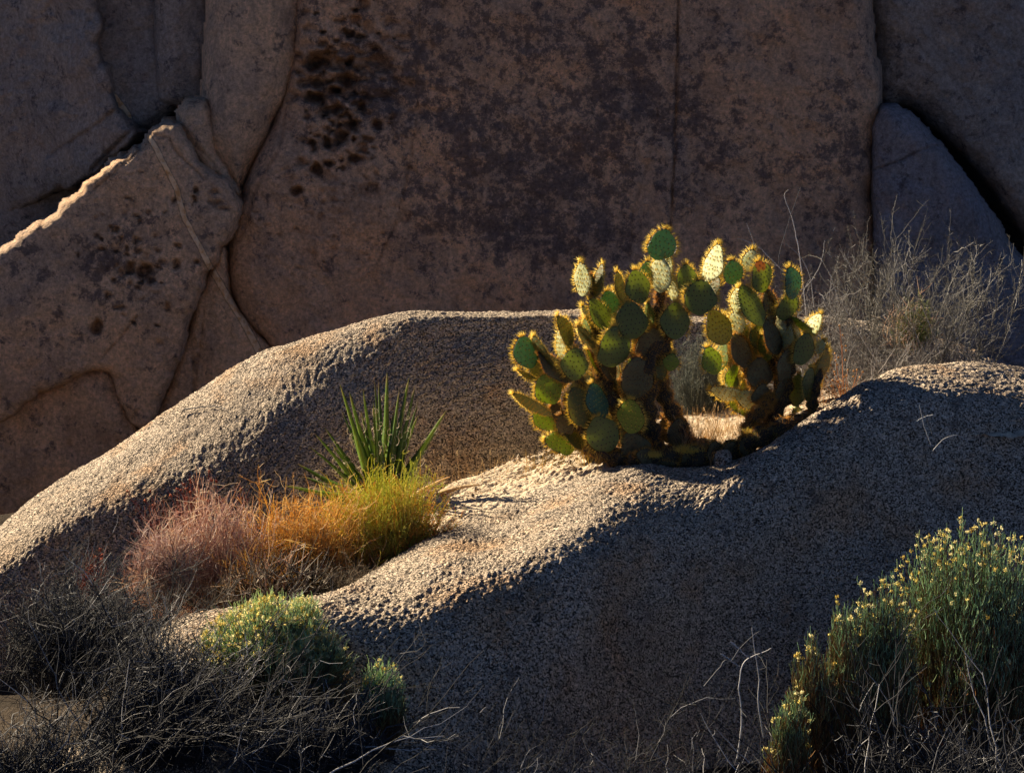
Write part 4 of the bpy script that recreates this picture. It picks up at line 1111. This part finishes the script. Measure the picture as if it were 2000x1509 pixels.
# ---- tall dry grass blades rising out of the brush
def grass(label, px0, py0, Y, wpx, hpx, n, seed, stops, kind=None, name="dry_grass", cat="grass", dy=.12, r=.0009, curl=.35, seedheads=0, group=None):
    R = np.random.default_rng(seed); c = P(px0, py0, Y); 
    w = px(wpx / 2, Y); h = px(hpx, Y)
    b = c + np.stack([R.uniform(-w, w, n), R.uniform(-dy, dy, n), R.uniform(-.02, .02, n)], -1)
    L = h * R.uniform(.4, 1, n)[:, None]
    d = nrmz(np.stack([R.normal(0, curl, n), R.normal(0, curl, n), np.ones(n)], -1))
    e = b + d * L; mid = b + (e - b) * .5 + np.array([0, 0, 1]) * L * .18
    A = quadpath(b, mid, e, 7)
    m = twig_mat(name, stops, .45)
    o = None
    parts = [(*tubes(A, r, r * .4), tone(A, 3, lambda q: np.broadcast_to(R.uniform(0, 1, q.shape[:1])[:, None], q.shape[:2])))]
    if seedheads:
        sh = A[R.integers(0, n, seedheads)]; p = np.repeat(sh[:, -1], 7, 0) - np.repeat(nrmz(sh[:, -1] - sh[:, -2]), 7, 0) * R.uniform(0, .025, 7 * len(sh))[:, None]
        V, F = spikes(p, np.repeat(nrmz(sh[:, -1] - sh[:, -2]), 7, 0) + R.normal(0, .35, p.shape), .010, .0016)
        parts.append((V, F, .85))
    o = strands_obj(name, parts, m, None)
    setp(o, label, cat, group, kind)
    return o
ST = [(0, (.30, .20, .10)), (.5, (.62, .46, .26)), (1, (.80, .66, .42))]
grass("tuft of bright straw grass in the hollow between the two cacti", 1398, 882, 8.15, 170, 95, 700, 51, ST, seedheads=70, dy=.22)
grass("thin straw grass on the sand below the smaller cactus, beside the boulder ridge", 1640, 812, 8.2, 130, 70, 420, 52, [(0, (.32, .15, .06)), (.5, (.60, .32, .13)), (1, (.78, .55, .30))], seedheads=20, dy=.25)
grass("sparse seeding grass stalks at the edge of the sand right of the yucca", 925, 950, 7.95, 150, 75, 46, 53, ST, seedheads=26, curl=.25)
grass("few thin grass blades on the pale sand left of the cactus", 1050, 920, 7.9, 60, 50, 26, 54, [(0, (.5, .38, .12)), (1, (.75, .58, .2))], dy=.08)
grass("small yellow grass wisp beside the lowest pads of the larger cactus", 1150, 910, 7.7, 50, 55, 34, 55, [(0, (.5, .38, .08)), (1, (.78, .58, .14))], dy=.06)
grass("tall curved dry grass rising above the mauve shrub", 500, 1100, 6.9, 300, 175, 90, 56, [(0, (.30, .2, .14)), (1, (.62, .46, .34))], r=.001, curl=.45)
grass("thin pale stalks in front of the cactus root", 1388, 935, 7.5, 26, 62, 7, 57, ST, dy=.03, curl=.12)
grass("rusty ground litter and dry grass under the smaller cactus", 1545, 842, 8.25, 130, 50, 500, 58, [(0, (.22, .10, .04)), (.5, (.48, .24, .10)), (1, (.70, .45, .22))], dy=.15)

# ---- rabbitbrush: grey-green fine foliage with yellow flower clusters
def rabbitbrush(label, px0, py0, Y, wpx, hpx, seed, n=900, n2=6500, nf=330, fl=1.0, group="rabbitbrush in the foreground", rust=0.0, leafL=(.02, .055), fgr=None, ztop=.55):
    R = np.random.default_rng(seed); c = P(px0, py0, Y); o = empty("rabbitbrush", c); setp(o, label, "rabbitbrush", group)
    rx = px(wpx / 2, Y); h = px(hpx, Y)
    A = broom(c, rx, rx * .75, h, n, R, .3, .6, 7, (0, 0), .03, .74, .20)
    B = twigs(A, n2, R, .62, 1, leafL, .33, 4, .55)
    D = twigs(A, n2 // 4, R, .1, .7, (.04, .10), .5, 4, .2)
    g = [(0, (.12, .06, .03)), (.25, (.36, .17, .06)), (.45, (.24, .30, .14)), (.7, (.36, .58, .38)), (1, (.70, .85, .52))]
    m = twig_mat("rabbitbrush_foliage", g, .3)
    tf = lambda q: np.clip((q[..., 2] - c[2]) / h * (.95 - rust * .5) - rust * .15 + R.normal(0, .12, q.shape[:1])[:, None], 0, 1)
    strands_obj("foliage", [(*tubes(B, .0015, .0008), tone(B, 3, tf))], m, o)
    m2 = twig_mat("rabbitbrush_stems", [(0, (.05, .035, .025)), (1, (.22, .13, .07))], .15)
    strands_obj("stems", [(*tubes(A, .0018, .0010), tone(A, 3, lambda q: np.clip(R.uniform(0, 1, q.shape[:1])[:, None] + 0 * q[..., 0], 0, 1))), (*tubes(D, .0011, .0007), .4)], m2, o)
    tip = A[:, -1]; ok = np.where((tip[:, 2] - c[2]) > h * ztop)[0]
    # outermost tips carry the clusters
    q = ((tip[ok, 0] - c[0]) / rx) ** 2 + ((tip[ok, 2] - c[2]) / h) ** 2 + R.normal(0, .22, len(ok))
    ok = ok[np.argsort(-q)][:nf]; p = np.repeat(tip[ok], 16, 0) + R.normal(0, .0035, (16 * len(ok), 3)) + [0, 0, .004]
    V, F = spikes(p, R.normal(0, 1, p.shape) + [0, 0, .9], R.uniform(.0045, .0075, len(p)), .0021)
    mf = twig_mat("rabbitbrush_flower", [(0, (.50, .30, .06)), (.35, (.82, .70, .20)), (1, (.96, .93, .62))], .35)
    strands_obj("flower_clusters", [(V, F, np.repeat(np.repeat(R.uniform(.15, 1, len(ok)), 16), 4))], mf, o)
    return o
rabbitbrush("rounded rabbitbrush covered in pale yellow flowers, below the dry shrubs", 545, 1400, 5.35, 345, 250, 61, 1600, 14500, 1150)
rabbitbrush("small rabbitbrush with few yellow flowers at the foot of the front boulder", 752, 1470, 5.35, 125, 200, 62, 240, 1700, 46)
rabbitbrush("tallest and yellowest rabbitbrush clump at the right edge of the picture", 1875, 1640, 5.75, 480, 690, 63, 1800, 19500, 270, ztop=.55, rust=.2)
rabbitbrush("middle rabbitbrush clump on the right with a few yellow blooms and rusty lower twigs", 1700, 1640, 5.55, 200, 560, 64, 900, 7600, 80, rust=.35, ztop=.6)
rabbitbrush("narrow rusty rabbitbrush clump at the left end of the right-hand brush", 1578, 1660, 5.45, 140, 450, 65, 600, 5000, 26, rust=.7, ztop=.6)
rabbitbrush("rusty green rabbitbrush clump second from the left in the right-hand brush", 1640, 1650, 5.5, 160, 510, 66, 700, 6000, 30, rust=.55, ztop=.6)
rabbitbrush("low rabbitbrush at the bottom of the right-hand brush, beside the forked twig", 1535, 1670, 5.3, 120, 355, 67, 380, 2800, 20, rust=.5, ztop=.6)

# ---- dry branches
M_twig = twig_mat("shaded_bleached_twig", [(0, (.014, .015, .019)), (.55, (.032, .034, .042)), (.85, (.09, .095, .11)), (1, (.60, .60, .62))], .02)  # near-black bluish tones paint shade; only the pale end is bleached wood
def dead_bush(label, px0, py0, Y, wpx, seed, n=26, L=.6, lean=(.4, 0, .8), m=260, m2=700, group=None, r=.0040, spread=.45, name="dead_bush", dy=.3, mat=None, tl=(.10, .28), t2=(.03, .10), cat="dead shrub"):
    R = np.random.default_rng(seed); c = P(px0, py0, Y); o = empty(name, c); setp(o, label, cat, group)
    w = px(wpx / 2, Y)
    b = c + np.stack([R.uniform(-w, w, n), R.uniform(-dy, dy, n), R.uniform(-.03, .03, n)], -1)
    d = nrmz(np.array(lean) + R.normal(0, spread, (n, 3))); Ls = L * R.uniform(.5, 1, n)[:, None]
    e = b + d * Ls; A = quadpath(b, (b + e) / 2 + R.normal(0, .10, (n, 3)) * Ls, e, 9); A[:, 1:-1] += R.normal(0, .006, A[:, 1:-1].shape)
    B = twigs(A, m, R, .15, 1, tl, .55, 6, .1); B[:, 1:-1] += R.normal(0, .004, B[:, 1:-1].shape)
    C_ = twigs(B, m2, R, .2, 1, t2, .7, 3, .1)
    tf = lambda q: np.broadcast_to(R.uniform(0, 1, q.shape[:1])[:, None] ** 1.5, q.shape[:2])
    strands_obj("branches", [(*tubes(A, r, r * .35, 5), tone(A, 5, tf)), (*tubes(B, r * .45, r * .22, 4), tone(B, 4, tf))], mat or M_twig, o)
    strands_obj("twigs", [(*tubes(C_, r * .28, r * .16), tone(C_, 3, tf))], mat or M_twig, o)
    return o
dead_bush("tangle of grey branches with shade-dark colour leaning right across the bottom left corner", 250, 1440, 4.75, 420, 71, 42, .55, (.55, 0, .62), 360, 950, r=.0028)
dead_bush("dark dead shrub in the shade at the left edge, under the red buckwheat", 170, 1290, 5.6, 300, 72, 46, .42, (.3, 0, .8), 420, 1300, r=.0026, tl=(.08, .2))
dead_bush("low criss-cross of grey branches in front of the flowering rabbitbrush", 560, 1500, 4.75, 330, 73, 22, .42, (.75, 0, .45), 110, 260, r=.0032)
dead_bush("dense pale thicket of dead branches in the bottom right corner", 1850, 1700, 4.9, 440, 74, 60, .86, (-.15, 0, .8), 340, 620, r=.0036, spread=.6)
dead_bush("dead branches crossing below the rusty rabbitbrush clumps", 1640, 1680, 4.95, 230, 75, 18, .75, (.25, 0, .75), 90, 160, r=.0034, spread=.5)
dead_bush("dead brush along the bottom edge below the dark boulder face", 1100, 1580, 5.2, 520, 76, 40, .34, (.2, 0, .6), 280, 700, r=.0028, spread=.6)
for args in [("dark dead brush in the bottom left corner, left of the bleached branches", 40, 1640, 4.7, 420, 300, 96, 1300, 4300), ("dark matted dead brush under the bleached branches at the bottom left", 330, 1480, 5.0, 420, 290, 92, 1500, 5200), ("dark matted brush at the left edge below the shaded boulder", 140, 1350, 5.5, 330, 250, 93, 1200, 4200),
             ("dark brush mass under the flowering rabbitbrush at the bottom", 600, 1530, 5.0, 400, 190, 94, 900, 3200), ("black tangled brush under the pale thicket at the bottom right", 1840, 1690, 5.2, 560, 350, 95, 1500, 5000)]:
    shrub_simple(*args[:7], [(0, (.014, .015, .02)), (.6, (.034, .036, .044)), (.9, (.10, .105, .12)), (1, (.38, .39, .41))], args[7], args[8], .03, r0=.0017, spread=.8, tl=(.04, .12), cat="dead shrub", name="dead_brush")  # near-black bluish stops put shade into the brush colour
# one forked twig standing clear, bottom right of the boulder
def forked(label, strokes, Y, r=.004, name="forked_twig"):
    o = None; parts = []; R = np.random.default_rng(5)
    for st_ in strokes:
        pts = np.array([P(a, b, Y + dy_) for a, b, dy_ in st_]); C = cr(pts, 16)[None]
        C[:, 1:-1] += R.normal(0, .0012, C[:, 1:-1].shape)
        parts.append((*tubes(C, r, r * .45, 6), R.uniform(.8, 1)))
    o = strands_obj(name, parts, M_twig, None); setp(o, label, "twig"); return o
forked("pale forked twig standing alone in front of the dark boulder face", [
    [(1375, 1340, 0), (1400, 1310, 0), (1418, 1288, 0), (1428, 1290, .01), (1452, 1258, .01), (1484, 1232, .02)],
    [(1440, 1480, .02), (1449, 1400, .01), (1443, 1345, 0), (1448, 1302, 0), (1462, 1285, 0), (1482, 1276, -.01), (1508, 1264, -.02)],
    [(1492, 1440, 0), (1481, 1370, 0), (1483, 1320, .01), (1473, 1262, 0), (1469, 1224, 0)], [(1407, 1276, 0), (1428, 1290, 0), (1446, 1302, 0)],
    [(1427, 1252, .02), (1445, 1268, .02), (1460, 1284, .02)]], 5.3, .0030)
forked("thin black stick lying on the sunlit flank of the back boulder", [[(a_, b_, float(surf_Y(BACK, [a_], [b_])[0]) - 9.02 - .015) for a_, b_ in ((355, 806), (362, 799), (385, 796), (410, 793), (432, 795), (441, 799))]], 9.02, .0045, "fallen_stick")
forked("pale dead twig hanging over the right end of the front boulder", [
    [(1822, 850, 0), (1812, 820, 0), (1800, 800, 0)], [(1822, 810, 0), (1806, 814, 0), (1790, 822, 0)], [(1820, 870, 0), (1812, 850, 0), (1804, 826, 0), (1796, 790, 0)], [(1822, 880, 0), (1840, 860, 0), (1870, 850, 0), (1900, 870, 0)]], 7.0, .0028)

# ---- shrubs behind the cactus on the right
G_ = [(0, (.09, .085, .085)), (.4, (.19, .18, .18)), (.7, (.36, .35, .35)), (1, (.70, .68, .67))]
shrub_simple("dense grey-blue shrub standing in shade between the two cacti", 1365, 830, 9.15, 150, 205, 81,
    [(0, (.05, .055, .06)), (.5, (.12, .14, .13)), (1, (.30, .33, .28))], 900, 5200, .15, ry=.2, spread=.5, tl=(.02, .07))
M_gt = twig_mat("grey_twig", G_, .1)
dead_bush("leafless grey shrub with a few long bare shoots, just right of the smaller cactus", 1625, 745, 9.15, 210, 82, 40, .52, (-.25, 0, .75), 800, 3200, r=.0030, spread=.42, dy=.25, mat=M_gt, tl=(.08, .24), t2=(.02, .08))
forked("tall bare shoots rising above the smaller cactus against the rock face", [
    [(1560, 640, 0), (1528, 540, 0), (1522, 500, 0), (1535, 450, 0), (1552, 400, 0), (1564, 366, 0)],
    [(1575, 620, 0), (1562, 500, 0), (1552, 450, 0), (1545, 420, 0), (1532, 382, 0), (1540, 370, 0)],
    [(1590, 600, 0), (1582, 540, 0), (1566, 505, 0), (1550, 488, 0), (1534, 476, 0)],
    [(1575, 560, 0), (1590, 540, 0), (1604, 512, 0), (1611, 470, 0)], [(1530, 530, 0), (1500, 500, 0), (1478, 480, 0), (1440, 465, 0)],
    [(1520, 520, 0), (1485, 505, 0), (1474, 478, 0), (1458, 435, 0)], [(1545, 440, 0), (1550, 452, 0), (1540, 442, 0)]], 9.1, .0026, "bare_shoots")
dead_bush("big grey-green twiggy shrub at the right edge, in front of the black crack", 1800, 760, 9.1, 240, 83, 44, .92, (-.05, 0, 1.0), 950, 4600, r=.0032, spread=.28, dy=.3,
    mat=twig_mat("grey_green_twig", [(0, (.09, .085, .07)), (.4, (.18, .175, .16)), (.8, (.34, .335, .31)), (1, (.68, .67, .65))], .15), tl=(.10, .30), t2=(.02, .06), cat="shrub", name="shrub")
dead_bush("dark twiggy brush filling the gap behind the right end of the front boulder", 1740, 775, 8.75, 330, 84, 60, .28, (0, 0, .7), 800, 3000, r=.0026, spread=.8, dy=.3, mat=M_gt, tl=(.08, .2), t2=(.02, .07))
shrub_simple("fresh light green sprigs low inside the big grey-green shrub", 1785, 680, 8.95, 120, 105, 85,
    [(0, (.12, .14, .05)), (.5, (.24, .30, .10)), (1, (.42, .46, .18))], 260, 1300, .35, tl=(.02, .05))

# ---- dried flower stalks with round amber heads
def seed_stalks(label, px0, py0, Y, stalks, seed):
    R = np.random.default_rng(seed); o = empty("dried_wildflower", P(px0, py0, Y)); setp(o, label, "wildflower")
    ms = spine_mat("amber_stalk", (.45, .20, .08), (.7, .3, .08), .3); mh = spine_mat("amber_head", (.62, .33, .09), (.9, .5, .12), .4)
    for (tx, ty, heads) in stalks:
        a = P(px0 + (tx - px0) * .25, py0, Y); b = P(tx, ty, Y + R.uniform(-.06, .06))
        A = quadpath(a[None], ((a + b) / 2 + [R.normal(0, .012), 0, 0])[None], b[None], 8); V, F = tubes(A, .0018, .0010, 4)
        st_ = mesh_obj("stalk", V, F, ms, o)
        for h_ in range(heads):
            s = 1 - h_ * .14; k = int(s * 7); p = A[0, k] + (R.normal(0, .016, 3) if h_ else 0) * np.array([1, .5, .6])
            n = 60; d = nrmz(R.normal(0, 1, (n, 3))); V, F = spikes(p + d * .0028, d, .0032, .0026)
            mesh_obj("seed_head", V, F, mh, st_)
seed_stalks("dried wildflower with round amber seed heads, right of the smaller cactus", 1650, 780, 8.35,
    [(1640, 636, 4), (1631, 690, 3), (1645, 676, 4), (1656, 722, 3), (1674, 722, 3), (1685, 726, 2), (1612, 728, 3), (1622, 712, 4), (1610, 760, 2), (1618, 765, 2), (1641, 756, 3), (1605, 750, 2), (1627, 742, 3)], 91)
# pebbles and a rock by the cactus root
def stone(name, label, px0, py0, Y, r, seed, mat, cat="rock", group=None):
    c = P(px0, py0, Y); o = blob(name, c, r, seed, mat, 48, 28); setp(o, label, cat, group); return o
stone("rock", "small blue-grey rock wedged beside the cactus root", 1413, 900, 7.62, (.045, .05, .055), 3, M_granite)
stone("rock", "reddish brown stone lying on the sand beside the dead yucca leaf", 865, 968, 7.7, (.022, .02, .013), 4, M_wall)

# gravel and plant litter on the sand
R = np.random.default_rng(77)
g = SAND[30:-30, 60:200].reshape(-1, 3); n = 900
q = g[R.integers(0, len(g), n)] + R.normal(0, .004, (n, 3)) * [1, 1, 0]
ico = np.array([[1, 0, 0], [-1, 0, 0], [0, 1, 0], [0, -1, 0], [0, 0, 1], [0, 0, -1]], float)
fi = np.array([[0, 2, 4], [2, 1, 4], [1, 3, 4], [3, 0, 4], [2, 0, 5], [1, 2, 5], [3, 1, 5], [0, 3, 5]])
sz = .003 + R.exponential(.0035, n)
V = q[:, None] + ico[None] * sz[:, None, None] * R.uniform(.6, 1.3, (n, 6, 1)) + [0, 0, .006]
o = mesh_obj("gravel", V.reshape(-1, 3), (np.arange(n)[:, None, None] * 6 + fi[None]).reshape(-1, 3), M_granite, smooth=False)
setp(o, "loose gravel scattered over the sand between the boulders", "gravel", kind="stuff")
n = 700; q = g[R.integers(0, len(g), n)] + [0, 0, .012]
V1, F1 = tubes(np.stack([q, q + R.normal(0, 1, (n, 3)) * [.015, .015, .003], q + R.normal(0, 1, (n, 3)) * [.03, .03, .004]], 1), .0012, .0008)
o = mesh_obj("plant_litter", V1, F1, M_straw); setp(o, "dry twigs and straw litter on the sand around the cacti", "litter", kind="stuff")
# a fallen, dried pad on the shelf
for (label, a_, b_, ang_) in (("shrivelled brown cactus pad fallen on the sand left of the root", 1165, 893, 80), ("dried fallen pad lying behind the cactus root on the grass edge", 1370, 872, 70)):
    yy = float(surf_Y(SAND, [a_], [b_])[0]) - .02
    fo = empty("fallen_pad", P(a_, b_, yy)); setp(fo, label, "cactus pad")
    make_pad(fo, (a_, b_ - 4, 46, 16, ang_, 1, 0, 'b'), yy, rs)
